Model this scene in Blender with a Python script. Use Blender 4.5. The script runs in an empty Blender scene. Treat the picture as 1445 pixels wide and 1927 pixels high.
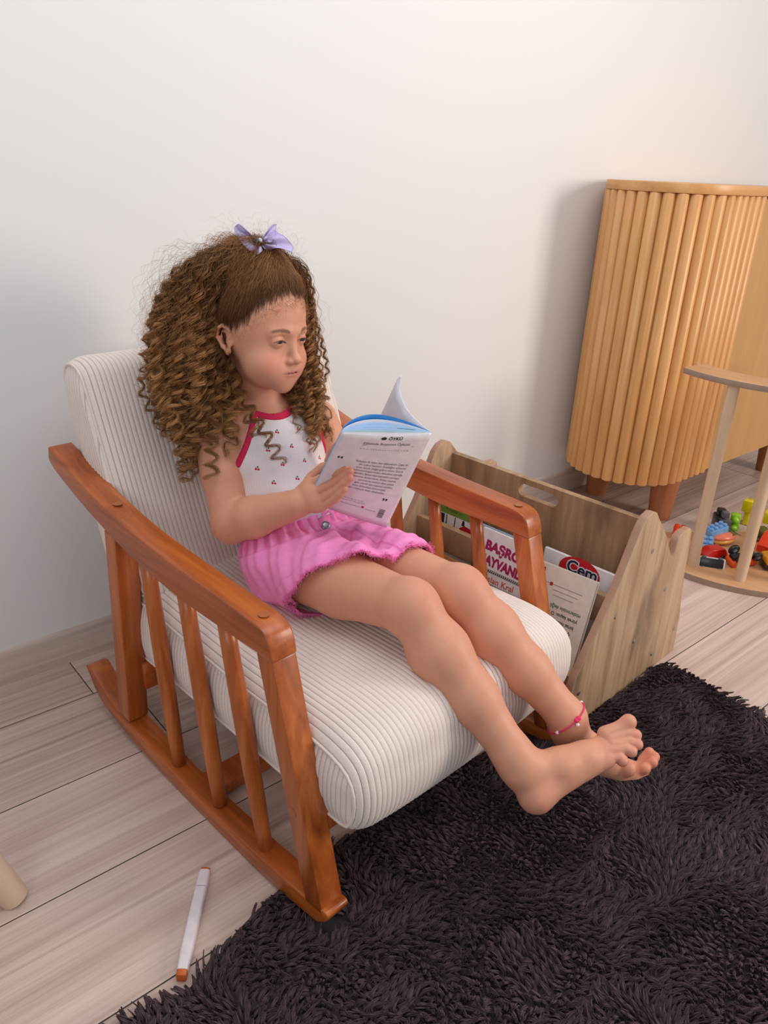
import bpy, bmesh, math, random
import numpy as np
from mathutils import Vector, Matrix

random.seed(7)
PI = math.pi
sc = bpy.context.scene

# ---------------------------------------------------------------- camera
def _cam_axes(pitch, roll, yaw):
    f = np.array([math.sin(yaw)*math.cos(pitch), math.cos(yaw)*math.cos(pitch), -math.sin(pitch)])
    r = np.array([math.cos(yaw), -math.sin(yaw), 0.0]); u = np.cross(r, f)
    c, s = math.cos(roll), math.sin(roll)
    return c*r+s*u, -s*r+c*u, f
_r, _u, _f = _cam_axes(math.radians(24.16), math.radians(2.73), math.radians(41.07))
cam_data = bpy.data.cameras.new('camera'); cam = bpy.data.objects.new('camera', cam_data)
sc.collection.objects.link(cam); sc.camera = cam
cam.matrix_world = Matrix(((_r[0], _u[0], -_f[0], 0), (_r[1], _u[1], -_f[1], 0), (_r[2], _u[2], -_f[2], 1.1), (0, 0, 0, 1)))
cam_data.sensor_width = 36; cam_data.lens = 36*1455/1927; cam_data.clip_start = .02

# ---------------------------------------------------------------- world and lights
sc.view_settings.view_transform = 'Standard'
sc.view_settings.look = 'None'
sc.view_settings.gamma = 1
sc.view_settings.use_curve_mapping = False
sc.view_settings.exposure = 0.24
wd = bpy.data.worlds.new('world'); sc.world = wd; wd.use_nodes = True
bg = wd.node_tree.nodes['Background']
bg.inputs[0].default_value = (0.90, 0.94, 1.0, 1); bg.inputs[1].default_value = 0.32

def area(name, loc, target, sx, sy, power, col):
    d = bpy.data.lights.new(name, 'AREA'); d.shape = 'RECTANGLE'; d.size = sx; d.size_y = sy
    d.energy = power; d.color = col
    o = bpy.data.objects.new(name, d); sc.collection.objects.link(o)
    o.location = loc
    o.rotation_euler = (Vector(target)-Vector(loc)).to_track_quat('-Z', 'Y').to_euler()
    return o
# daylight from the windows of the room, behind and to the sides of the photographer
area('window_light_right', (3.3, -1.7, 1.75), (0.9, 1.2, 0.4), 1.0, 1.4, 56, (1.0, 0.89, 0.80))
area('window_light_left', (-1.7, -1.1, 2.0), (1.0, 1.5, 0.7), 1.5, 1.4, 15, (0.90, 0.95, 1.0))
area('ceiling_bounce_fill', (1.1, 0.55, 2.55), (1.1, 1.2, 0.0), 2.4, 1.2, 19, (0.97, 0.98, 1.0))  # added fill standing in for ceiling bounce, brightens upper wall and top faces

# ---------------------------------------------------------------- helpers
TH = math.radians(5.0)                      # the chair and the book rack stand 5 degrees off the wall
def P3(u, v, z): return Vector((math.cos(TH)*u-math.sin(TH)*v, math.sin(TH)*u+math.cos(TH)*v, z))
def lin(c):
    return tuple(((x/255)/12.92 if x/255 <= .04045 else ((x/255+.055)/1.055)**2.4) for x in c[:3])+(1.0,)
def link(o): sc.collection.objects.link(o); return o
def tag(o, label=None, cat=None, group=None, kind=None):
    if label: o['label'] = label
    if cat: o['category'] = cat
    if group: o['group'] = group
    if kind: o['kind'] = kind
    return o
def thing(name, label, cat, loc=(0, 0, 0), rz=0.0, group=None, kind=None):
    o = bpy.data.objects.new(name, None); link(o); o.empty_display_size = .05
    o.location = loc; o.rotation_euler = (0, 0, rz)
    return tag(o, label, cat, group, kind)
def mobj(name, verts, faces, mat=None, parent=None, smooth=False, label=None):
    me = bpy.data.meshes.new(name); me.from_pydata([tuple(v) for v in verts], [], faces); me.update()
    if smooth: me.polygons.foreach_set('use_smooth', [True]*len(me.polygons))
    o = bpy.data.objects.new(name, me); link(o)
    if mat: me.materials.append(mat)
    if parent: o.parent = parent
    if label: o['label'] = label
    return o
def bobj(name, bm, mat=None, parent=None, smooth=False, label=None, auto=None):
    me = bpy.data.meshes.new(name); bm.normal_update(); bm.to_mesh(me); bm.free()
    if smooth: me.polygons.foreach_set('use_smooth', [True]*len(me.polygons))
    if auto:
        me.polygons.foreach_set('use_smooth', [True]*len(me.polygons))
        me.set_sharp_from_angle(angle=math.radians(auto))
    o = bpy.data.objects.new(name, me); link(o)
    if mat: me.materials.append(mat)
    if parent: o.parent = parent
    if label: o['label'] = label
    return o
def bevel(bm, w, seg=2, ang=30):
    if w <= 0: return
    es = [e for e in bm.edges if len(e.link_faces) == 2 and e.calc_face_angle(0) > math.radians(ang)]
    bmesh.ops.bevel(bm, geom=es, offset=w, segments=seg, profile=.5, affect='EDGES', clamp_overlap=True)
def add_prism(bm, poly, fn, a, b):
    """extrude the closed 2D polygon between a and b; fn(p, q, t) -> xyz"""
    va = [bm.verts.new(fn(p, q, a)) for p, q in poly]; vb = [bm.verts.new(fn(p, q, b)) for p, q in poly]
    n = len(poly); fs = [bm.faces.new(va), bm.faces.new(vb[::-1])]
    for i in range(n): fs.append(bm.faces.new((va[(i+1) % n], va[i], vb[i], vb[(i+1) % n])))
    bmesh.ops.recalc_face_normals(bm, faces=fs)
def add_box(bm, x0, x1, y0, y1, z0, z1, M=None):
    vs = [bm.verts.new((x, y, z)) for x in (x0, x1) for y in (y0, y1) for z in (z0, z1)]
    if M is not None:
        for v in vs: v.co = M @ v.co
    q = [(0, 1, 3, 2), (4, 6, 7, 5), (0, 4, 5, 1), (2, 3, 7, 6), (0, 2, 6, 4), (1, 5, 7, 3)]
    fs = [bm.faces.new([vs[i] for i in f]) for f in q]
    bmesh.ops.recalc_face_normals(bm, faces=fs)
def frame_to(d):
    d = Vector(d).normalized(); h = Vector((0, 0, 1)) if abs(d.z) < .9 else Vector((1, 0, 0))
    a = d.cross(h).normalized(); return a, d.cross(a).normalized()
def add_tube(bm, pts, rad, n=12, cap=True):
    """tube through pts; rad a number or a list"""
    pts = [Vector(p) for p in pts]; R = rad if hasattr(rad, '__len__') else [rad]*len(pts)
    rings = []; a = None
    for i, p in enumerate(pts):
        d = (pts[min(i+1, len(pts)-1)]-pts[max(i-1, 0)]).normalized()
        if a is None: a, b = frame_to(d)
        else:
            a = (a-d*a.dot(d)).normalized(); b = d.cross(a).normalized()
        rings.append([bm.verts.new(p+(a*math.cos(2*PI*k/n)+b*math.sin(2*PI*k/n))*R[i]) for k in range(n)])
    for i in range(len(rings)-1):
        for k in range(n): bm.faces.new((rings[i][k], rings[i][(k+1) % n], rings[i+1][(k+1) % n], rings[i+1][k]))
    if cap: bm.faces.new(rings[0][::-1]); bm.faces.new(rings[-1])
def add_lathe(bm, prof, c=(0, 0, 0), n=24, M=None):
    """profile of (radius, z), revolved"""
    rings = []
    for r, z in prof:
        ring = []
        for k in range(n):
            p = Vector((r*math.cos(2*PI*k/n), r*math.sin(2*PI*k/n), z))
            p = (M @ p) if M is not None else p
            ring.append(bm.verts.new(p+Vector(c)))
        rings.append(ring)
    for i in range(len(rings)-1):
        for k in range(n): bm.faces.new((rings[i][k], rings[i][(k+1) % n], rings[i+1][(k+1) % n], rings[i+1][k]))
    bm.faces.new(rings[0][::-1]); bm.faces.new(rings[-1])
def add_ball(bm, c, r, seg=12, sc3=(1, 1, 1), M=None):
    ret = bmesh.ops.create_uvsphere(bm, u_segments=seg, v_segments=max(6, seg//2+2), radius=1)
    for v in ret['verts']:
        p = Vector((v.co.x*r*sc3[0], v.co.y*r*sc3[1], v.co.z*r*sc3[2]))
        v.co = (M @ p if M is not None else p)+Vector(c)
    for v in ret['verts']:
        for f in v.link_faces: f.smooth = True
def recalc(bm): bmesh.ops.recalc_face_normals(bm, faces=bm.faces)

# ---------------------------------------------------------------- materials
def newmat(name):
    m = bpy.data.materials.new(name); m.use_nodes = True; nt = m.node_tree
    return m, nt, nt.nodes['Principled BSDF']
def plain(name, col, rough=.5, metal=0, coat=0, spec=.5, sub=0, bump=0, bscale=200):
    m, nt, b = newmat(name)
    c = lin(col); b.inputs['Roughness'].default_value = rough; b.inputs['Metallic'].default_value = metal
    b.inputs['Specular IOR Level'].default_value = spec; b.inputs['Coat Weight'].default_value = coat
    tc = nt.nodes.new('ShaderNodeTexCoord'); n = nt.nodes.new('ShaderNodeTexNoise'); n.inputs['Scale'].default_value = 60; n.inputs['Detail'].default_value = 3
    nt.links.new(tc.outputs['Object'], n.inputs['Vector'])
    r = nt.nodes.new('ShaderNodeValToRGB'); r.color_ramp.elements[0].position = .3; r.color_ramp.elements[1].position = .7
    r.color_ramp.elements[0].color = tuple(x*.93 for x in c[:3])+(1,); r.color_ramp.elements[1].color = tuple(min(1, x*1.05) for x in c[:3])+(1,)
    nt.links.new(n.outputs['Fac'], r.inputs['Fac']); nt.links.new(r.outputs['Color'], b.inputs['Base Color'])
    if sub: b.inputs['Subsurface Weight'].default_value = sub; b.inputs['Subsurface Radius'].default_value = (1, .5, .3); b.inputs['Subsurface Scale'].default_value = .004
    if bump:
        n2 = nt.nodes.new('ShaderNodeTexNoise'); n2.inputs['Scale'].default_value = bscale; n2.inputs['Detail'].default_value = 4
        nt.links.new(tc.outputs['Object'], n2.inputs['Vector'])
        bp = nt.nodes.new('ShaderNodeBump'); bp.inputs['Strength'].default_value = bump; bp.inputs['Distance'].default_value = .001
        nt.links.new(n2.outputs['Fac'], bp.inputs['Height']); nt.links.new(bp.outputs['Normal'], b.inputs['Normal'])
    return m
def wood(name, dark, mid, light, grain=(60, 60, 2.2), rough=.4, coat=0, knots=0, attr=None, seed=0, bump=.15, coat_r=.15, contrast=(.3, .7)):
    """grain = noise scale per object axis: the small one is the direction of the grain"""
    m, nt, b = newmat(name); N = nt.nodes.new; L = nt.links.new
    tc = N('ShaderNodeTexCoord'); mp = N('ShaderNodeMapping'); mp.inputs['Scale'].default_value = grain; mp.inputs['Location'].default_value = (seed*3.1, seed*1.7, seed)
    L(tc.outputs['Object'], mp.inputs['Vector'])
    n1 = N('ShaderNodeTexNoise'); n1.inputs['Scale'].default_value = 1; n1.inputs['Detail'].default_value = 6; n1.inputs['Roughness'].default_value = .6; n1.inputs['Distortion'].default_value = .6
    L(mp.outputs['Vector'], n1.inputs['Vector'])
    mp2 = N('ShaderNodeMapping'); mp2.inputs['Scale'].default_value = tuple(g*.22 for g in grain); L(tc.outputs['Object'], mp2.inputs['Vector'])
    n2 = N('ShaderNodeTexNoise'); n2.inputs['Scale'].default_value = 1; n2.inputs['Detail'].default_value = 2; n2.inputs['Distortion'].default_value = 1.2; L(mp2.outputs['Vector'], n2.inputs['Vector'])
    mx = N('ShaderNodeMath'); mx.operation = 'ADD'; h1 = N('ShaderNodeMath'); h1.operation = 'MULTIPLY'; h1.inputs[1].default_value = .5; h2 = N('ShaderNodeMath'); h2.operation = 'MULTIPLY'; h2.inputs[1].default_value = .5
    L(n1.outputs['Fac'], h1.inputs[0]); L(n2.outputs['Fac'], h2.inputs[0]); L(h1.outputs[0], mx.inputs[0]); L(h2.outputs[0], mx.inputs[1])
    fac = mx.outputs[0]
    if attr:
        at = N('ShaderNodeAttribute'); at.attribute_name = attr
        a2 = N('ShaderNodeMath'); a2.operation = 'MULTIPLY_ADD'; a2.inputs[1].default_value = .16; L(at.outputs['Fac'], a2.inputs[0]); L(fac, a2.inputs[2])
        a3 = N('ShaderNodeMath'); a3.operation = 'SUBTRACT'; a3.inputs[1].default_value = .08; L(a2.outputs[0], a3.inputs[0]); fac = a3.outputs[0]
        av = N('ShaderNodeVectorMath'); av.operation = 'MULTIPLY_ADD'; av.inputs[1].default_value = (37, 19, 11)
        L(at.outputs['Color'], av.inputs[0]); L(mp.outputs['Vector'], av.inputs[2]); L(av.outputs[0], n1.inputs['Vector'])
        av2 = N('ShaderNodeVectorMath'); av2.operation = 'MULTIPLY_ADD'; av2.inputs[1].default_value = (7, 5, 3)
        L(at.outputs['Color'], av2.inputs[0]); L(mp2.outputs['Vector'], av2.inputs[2]); L(av2.outputs[0], n2.inputs['Vector'])
    r = N('ShaderNodeValToRGB'); cr = r.color_ramp; cr.elements[0].position = contrast[0]; cr.elements[1].position = contrast[1]
    cr.elements[0].color = lin(dark); cr.elements[1].color = lin(light); e = cr.elements.new((contrast[0]+contrast[1])/2); e.color = lin(mid)
    L(fac, r.inputs['Fac']); col = r.outputs['Color']
    if knots:
        vo = N('ShaderNodeTexNoise'); vo.inputs['Scale'].default_value = 1.0; mp3 = N('ShaderNodeMapping'); mp3.inputs['Scale'].default_value = tuple(g*.12+3 for g in grain)
        L(tc.outputs['Object'], mp3.inputs['Vector']); L(mp3.outputs['Vector'], vo.inputs['Vector']); vo.inputs['Detail'].default_value = 3
        kr = N('ShaderNodeValToRGB'); kr.color_ramp.elements[0].position = .55; kr.color_ramp.elements[1].position = .72
        L(vo.outputs['Fac'], kr.inputs['Fac'])
        mm = N('ShaderNodeMix'); mm.data_type = 'RGBA'; mm.inputs['B'].default_value = lin(tuple(x*.72 for x in dark))
        km = N('ShaderNodeMath'); km.operation = 'MULTIPLY'; km.inputs[1].default_value = knots; L(kr.outputs['Color'], km.inputs[0]); L(km.outputs[0], mm.inputs['Factor'])
        L(col, mm.inputs['A']); col = mm.outputs['Result']
    L(col, b.inputs['Base Color'])
    b.inputs['Roughness'].default_value = rough; b.inputs['Coat Weight'].default_value = coat; b.inputs['Coat Roughness'].default_value = coat_r
    bp = N('ShaderNodeBump'); bp.inputs['Strength'].default_value = bump; bp.inputs['Distance'].default_value = .0006
    L(n1.outputs['Fac'], bp.inputs['Height']); L(bp.outputs['Normal'], b.inputs['Normal'])
    return m
def vcol_mat(name, attr='Col', rough=.5, sub=0, sub_scale=.006, bump=0, bscale=(300, 300, 300), spec=.5, sheen=0, noise_amt=.06, bump_dist=.0006, wave=None):
    m, nt, b = newmat(name); N = nt.nodes.new; L = nt.links.new
    at = N('ShaderNodeAttribute'); at.attribute_name = attr
    tc = N('ShaderNodeTexCoord'); n = N('ShaderNodeTexNoise'); n.inputs['Scale'].default_value = 70; n.inputs['Detail'].default_value = 4; L(tc.outputs['Object'], n.inputs['Vector'])
    mr = N('ShaderNodeMapRange'); mr.inputs['From Min'].default_value = .3; mr.inputs['From Max'].default_value = .7; mr.inputs['To Min'].default_value = 1-noise_amt; mr.inputs['To Max'].default_value = 1+noise_amt; L(n.outputs['Fac'], mr.inputs['Value'])
    vm = N('ShaderNodeVectorMath'); vm.operation = 'SCALE'; L(at.outputs['Color'], vm.inputs[0]); L(mr.outputs['Result'], vm.inputs['Scale'])
    L(vm.outputs[0], b.inputs['Base Color']); b.inputs['Roughness'].default_value = rough; b.inputs['Specular IOR Level'].default_value = spec
    if sub: b.inputs['Subsurface Weight'].default_value = sub; b.inputs['Subsurface Radius'].default_value = (1, .35, .2); b.inputs['Subsurface Scale'].default_value = sub_scale
    if sheen: b.inputs['Sheen Weight'].default_value = sheen
    if bump:
        if wave:
            t = N('ShaderNodeTexWave'); t.inputs['Scale'].default_value = wave[0]; t.bands_direction = wave[1]; t.inputs['Distortion'].default_value = .3; L(tc.outputs['Object'], t.inputs['Vector']); h = t.outputs['Fac']
        else:
            mp = N('ShaderNodeMapping'); mp.inputs['Scale'].default_value = bscale; L(tc.outputs['Object'], mp.inputs['Vector'])
            t = N('ShaderNodeTexNoise'); t.inputs['Scale'].default_value = 1; t.inputs['Detail'].default_value = 4; L(mp.outputs['Vector'], t.inputs['Vector']); h = t.outputs['Fac']
        bp = N('ShaderNodeBump'); bp.inputs['Strength'].default_value = bump; bp.inputs['Distance'].default_value = bump_dist
        L(h, bp.inputs['Height']); L(bp.outputs['Normal'], b.inputs['Normal'])
    return m
def set_col(me, cols, attr='Col'):
    a = me.color_attributes.new(attr, 'FLOAT_COLOR', 'POINT')
    c = np.ones((len(me.vertices), 4), np.float32); c[:, :3] = cols
    a.data.foreach_set('color', c.ravel())
def text_mesh(body, size, align='CENTER', extrude=0.0, shear=0.0, bold=0.0, spacing=1.0):
    """outline text turned into flat mesh data (verts in the xy plane, faces)"""
    cu = bpy.data.curves.new('lettering', 'FONT'); cu.body = body; cu.size = size; cu.align_x = align; cu.extrude = extrude; cu.shear = shear; cu.offset = bold; cu.space_character = spacing
    cu.resolution_u = 3
    o = bpy.data.objects.new('lettering', cu); link(o); dg = bpy.context.evaluated_depsgraph_get()
    me = o.evaluated_get(dg).to_mesh(); vs = [v.co.copy() for v in me.vertices]; fs = [tuple(p.vertices) for p in me.polygons]
    o.evaluated_get(dg).to_mesh_clear(); bpy.data.objects.remove(o); bpy.data.curves.remove(cu)
    return vs, fs
def np_mesh(name, V, F, mat, parent, smooth=True, cols=None, label=None):
    me = bpy.data.meshes.new(name); nv, nf, k = len(V), len(F), F.shape[1]
    me.vertices.add(nv); me.vertices.foreach_set('co', np.ascontiguousarray(V, np.float32).ravel())
    me.loops.add(nf*k); me.loops.foreach_set('vertex_index', np.ascontiguousarray(F, np.int32).ravel())
    me.polygons.add(nf); me.polygons.foreach_set('loop_start', np.arange(nf, dtype=np.int32)*k); me.polygons.foreach_set('loop_total', np.full(nf, k, np.int32))
    me.polygons.foreach_set('use_smooth', np.full(nf, smooth, bool)); me.update(calc_edges=True); me.validate()
    if cols is not None: set_col(me, cols)
    me.materials.append(mat); o = bpy.data.objects.new(name, me); link(o); o.parent = parent
    if label: o['label'] = label
    return o
# ================================================================ the room
WALL_Y = 1.604
m_wall, nt, b = newmat('wall_paint')
tc = nt.nodes.new('ShaderNodeTexCoord'); n = nt.nodes.new('ShaderNodeTexNoise'); n.inputs['Scale'].default_value = 260; n.inputs['Detail'].default_value = 3
nt.links.new(tc.outputs['Object'], n.inputs['Vector']); bp = nt.nodes.new('ShaderNodeBump'); bp.inputs['Strength'].default_value = .12; bp.inputs['Distance'].default_value = .001
nt.links.new(n.outputs['Fac'], bp.inputs['Height']); nt.links.new(bp.outputs['Normal'], b.inputs['Normal'])
n3 = nt.nodes.new('ShaderNodeTexNoise'); n3.inputs['Scale'].default_value = 1.2; nt.links.new(tc.outputs['Object'], n3.inputs['Vector'])
cr = nt.nodes.new('ShaderNodeValToRGB'); cr.color_ramp.elements[0].color = lin((232, 231, 230)); cr.color_ramp.elements[1].color = lin((236, 234, 231))
nt.links.new(n3.outputs['Fac'], cr.inputs['Fac']); nt.links.new(cr.outputs['Color'], b.inputs['Base Color']); b.inputs['Roughness'].default_value = .7
bm = bmesh.new(); add_box(bm, -3.2, 4.6, WALL_Y+.012, WALL_Y+.13, -.05, 2.7)
tag(bobj('wall_back', bm, m_wall), kind='structure')
# floor: one object, each laminate plank a slightly bevelled board in it
m_floor = wood('laminate', (168, 142, 130), (200, 175, 163), (222, 200, 188), grain=(2.4, 120, 120), rough=.42, attr='rnd', coat=.12, contrast=(.32, .70), bump=.1)
vs, fs, rn, gm = [], [], [], []
PW = .2375; PL = 1.29
joint = {-2: 1.1, -1: 1.25, 0: 1.25, 1: 1.30, 2: .515, 3: .502-.06}
rows = range(-9, 4)
for r in rows:
    y0 = .748+r*PW; y1 = y0+PW
    if r == 3: y1 = y0+PW
    off = joint.get(r, (r*0.437+.21) % PL)
    off = off-PL*5 if r in joint else off-PL*4
    x = off
    while x < 4.8:
        xa, xb = max(x, -3.2), min(x+PL, 4.6)
        if xb-xa > .002:
            g = .0012; d = .0024; k = len(vs)
            for (X0, X1, Y0, Y1, z) in ((xa, xb, y0, y1, -d), (xa+g, xb-g, y0+g, y1-g, 0)):
                vs += [(X0, Y0, z), (X1, Y0, z), (X1, Y1, z), (X0, Y1, z)]
            fs += [(k+4, k+5, k+6, k+7)]+[(k+i, k+(i+1) % 4, k+4+(i+1) % 4, k+4+i) for i in range(4)]
            c = random.random(); rn += [c]*5; gm += [0, 1, 1, 1, 1]
        x += PL
k = len(vs); vs += [(-3.2, -1.4, -.06), (4.6, -1.4, -.06), (4.6, 1.74, -.06), (-3.2, 1.74, -.06), (-3.2, -1.4, -.0024), (4.6, -1.4, -.0024), (4.6, 1.74, -.0024), (-3.2, 1.74, -.0024)]
fs += [(k, k+3, k+2, k+1), (k, k+1, k+5, k+4), (k+1, k+2, k+6, k+5), (k+2, k+3, k+7, k+6), (k+3, k, k+4, k+7)]; rn += [.5]*5; gm += [1]*5
fl = mobj('floor', vs, fs, m_floor); tag(fl, kind='structure')
fl.data.materials.append(plain('joint_gap', (92, 78, 72), .9)); fl.data.polygons.foreach_set('material_index', gm)  # plank grooves and slab sides take a plain darker brown
a = fl.data.attributes.new('rnd', 'FLOAT', 'FACE'); a.data.foreach_set('value', rn)
# skirting board in the same laminate
m_skirt = wood('skirting_laminate', (184, 164, 152), (208, 190, 178), (228, 214, 204), grain=(2.2, 50, 50), rough=.45, contrast=(.34, .66), bump=.1, seed=2)
bm = bmesh.new(); prof = [(0, 0), (0, .078), (.004, .084), (.012, .086), (.012, 0)]
add_prism(bm, prof, lambda p, q, t: (t, WALL_Y+p, q), -3.2, 4.6)
tag(bobj('baseboard_back', bm, m_skirt, auto=40), kind='structure')
# ================================================================ the rocking chair
m_cherry = wood('stained_wood', (130, 58, 18), (176, 88, 32), (208, 120, 56), grain=(60, 4.5, 60), rough=.36, coat=.18, contrast=(.3, .7), bump=.05, coat_r=.2)
m_cherry_leg = wood('stained_wood_upright', (126, 56, 18), (176, 90, 34), (214, 128, 64), grain=(62, 62, 4.0), rough=.36, coat=.18, contrast=(.3, .72), bump=.05, seed=3, coat_r=.2)
m_steel = plain('polished_steel', (170, 170, 172), .3, metal=.9)
m_plug = plain('dowel_end', (168, 98, 52), .4)
BASE = (0.88, 0.98, 0.0)                   # the chair's base in its own (u, v, z) frame
def loc_of(uvz): return P3(*uvz)
chair = thing('rocking_chair', 'orange-brown wooden rocking armchair with cream corduroy cushions, a girl sitting in it', 'rocking chair', loc_of(BASE), TH)
def cuv(bm, base=BASE):
    for v in bm.verts: v.co -= Vector(base)
    return bm
ROCK_B = [(1.392, .098), (1.375, .078), (1.352, .049), (1.306, .028), (1.219, .013), (1.14, .006), (1.0, .0015), (.89, .0), (.79, .0025), (.70, .011), (.632, .022)]
ROCK_T = [(.612, .040), (.611, .060), (.68, .049), (.79, .0385), (.917, .035), (1.059, .037), (1.208, .050), (1.30, .068), (1.372, .104)]
ARM_T = [(1.424, .583), (1.40, .578), (1.32, .554), (1.205, .530), (1.097, .514), (.951, .506), (.85, .503), (.785, .501), (.762, .498), (.746, .489), (.737, .472)]
ARM_B = [(.732, .452), (.773, .452), (.861, .450), (.965, .449), (1.072, .457), (1.18, .473), (1.30, .503), (1.41, .541), (1.43, .560)]
def spl(pts, n=4):
    out = []
    for i in range(len(pts)-1):
        p0, p1, p2, p3 = pts[max(i-1, 0)], pts[i], pts[i+1], pts[min(i+2, len(pts)-1)]
        for k in range(n):
            t = k/n
            out.append(tuple(.5*((2*b_)+(-a_+c_)*t+(2*a_-5*b_+4*c_-d_)*t*t+(-a_+3*b_-3*c_+d_)*t**3) for a_, b_, c_, d_ in zip(p0, p1, p2, p3)))
    out.append(tuple(pts[-1])); return out
uvf = lambda p, q, t: (t, p, q)
def side(ua, ub, near):
    uc = (ua+ub)/2
    sf = thing('side_frame', None, None); sf.parent = chair; sf.matrix_parent_inverse = Matrix.Identity(4)
    bm = bmesh.new(); add_prism(bm, spl(ROCK_B)+spl(ROCK_T, 3), uvf, ua, ub); bevel(bm, .003, 2); bobj('rocker', cuv(bm), m_cherry, sf, auto=35)
    bm = bmesh.new(); add_prism(bm, spl(ARM_T, 4)+spl(ARM_B, 3), uvf, ua-.0015, ub+.0015); bevel(bm, .0045, 3); bobj('armrest', cuv(bm), m_cherry, sf, auto=40)
    bm = bmesh.new(); add_prism(bm, [(.733, .4525), (.618, .0475), (.660, .0435), (.772, .4525)], uvf, ua, ub); bevel(bm, .003, 2); bobj('leg', cuv(bm), m_cherry_leg, sf, auto=35)
    bm = bmesh.new(); add_prism(bm, [(1.226, .4800), (1.252, .0585), (1.212, .0535), (1.186, .4745)], uvf, ua, ub); bevel(bm, .003, 2); bobj('leg', cuv(bm), m_cherry_leg, sf, auto=35)
    for (vt, zt, vb) in ((1.118, .462, 1.062), (.998, .450, .925), (.882, .449, .790)):
        bm = bmesh.new(); pts = [(uc, vb+(vt-vb)*k/8, .036+(zt-.036)*k/8) for k in range(9)]
        add_tube(bm, pts, [.0125, .0133, .0142, .0148, .015, .0148, .0144, .0138, .0132], n=18); bobj('spindle', cuv(bm), m_cherry_leg, sf, smooth=True)
    # pale round plugs over the joints
    for (vv, zz) in ((.78, .5025), (1.205, .532)):
        bm = bmesh.new(); add_lathe(bm, [(.0085, 0), (.0085, .0006)], (uc, vv, zz-.0002), 20); bobj('dowel_plug', cuv(bm), m_plug, sf)
    s = -1 if near else 1; U = ua if near else ub
    M = Matrix.Rotation(PI/2*s, 3, 'Y')
    bm = bmesh.new(); add_lathe(bm, [(.0085, 0), (.0085, .0006)], (U, .690, .205), 20, M); bobj('dowel_plug', cuv(bm), m_plug, sf)
    return sf
side(.549, .5925, True); side(1.1675, 1.211, False)
# rails joining the two sides
for (poly, nm) in (([(.962, .006), (1.018, .006), (1.018, .031), (.962, .031)], 'stretcher'),
                   ([(.655, .165), (.668, .222), (.686, .217), (.673, .161)], 'front_rail'),
                   ([(1.196, .125), (1.196, .185), (1.214, .185), (1.214, .125)], 'rear_rail'),
                   ([(1.405, .515), (1.415, .565), (1.432, .561), (1.422, .511)], 'back_rail')):
    bm = bmesh.new(); add_prism(bm, poly, uvf, .585, 1.175); bevel(bm, .003, 2); bobj(nm, cuv(bm), m_cherry, chair, auto=35)
# two seat bearers under the cushion
for uu in (.72, 1.02):
    bm = bmesh.new(); add_prism(bm, [(.67, .168), (.67, .180), (1.21, .166), (1.21, .154)], uvf, uu, uu+.06); bobj('seat_slat', cuv(bm), m_cherry, chair)

# ---- corduroy cushions, ribs as real relief
m_cord, nt, b = newmat('cream_corduroy'); N = nt.nodes.new; L = nt.links.new
tc = N('ShaderNodeTexCoord'); n = N('ShaderNodeTexNoise'); n.inputs['Scale'].default_value = 420; n.inputs['Detail'].default_value = 4; L(tc.outputs['Object'], n.inputs['Vector'])
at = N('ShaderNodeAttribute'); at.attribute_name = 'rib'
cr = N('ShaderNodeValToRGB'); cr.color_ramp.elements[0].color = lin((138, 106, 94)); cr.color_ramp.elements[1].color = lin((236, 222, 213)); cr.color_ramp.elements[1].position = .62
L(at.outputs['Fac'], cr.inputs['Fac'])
mr = N('ShaderNodeMapRange'); mr.inputs['From Min'].default_value = .3; mr.inputs['From Max'].default_value = .7; mr.inputs['To Min'].default_value = .93; mr.inputs['To Max'].default_value = 1.04; L(n.outputs['Fac'], mr.inputs['Value'])
vm = N('ShaderNodeVectorMath'); vm.operation = 'SCALE'; L(cr.outputs['Color'], vm.inputs[0]); L(mr.outputs['Result'], vm.inputs['Scale']); L(vm.outputs[0], b.inputs['Base Color'])
bp = N('ShaderNodeBump'); bp.inputs['Strength'].default_value = .5; bp.inputs['Distance'].default_value = .0008; L(n.outputs['Fac'], bp.inputs['Height']); L(bp.outputs['Normal'], b.inputs['Normal'])
b.inputs['Roughness'].default_value = .95; b.inputs['Specular IOR Level'].default_value = .1; b.inputs['Sheen Weight'].default_value = .25
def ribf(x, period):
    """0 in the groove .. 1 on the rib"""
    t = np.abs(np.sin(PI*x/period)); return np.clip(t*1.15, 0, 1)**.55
def resample(pts, n):
    p = np.array(pts, float); d = np.r_[0, np.cumsum(np.linalg.norm(np.diff(p, axis=0), axis=1))]
    s = np.linspace(0, d[-1], n); return np.stack([np.interp(s, d, p[:, k]) for k in range(p.shape[1])], 1)
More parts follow.
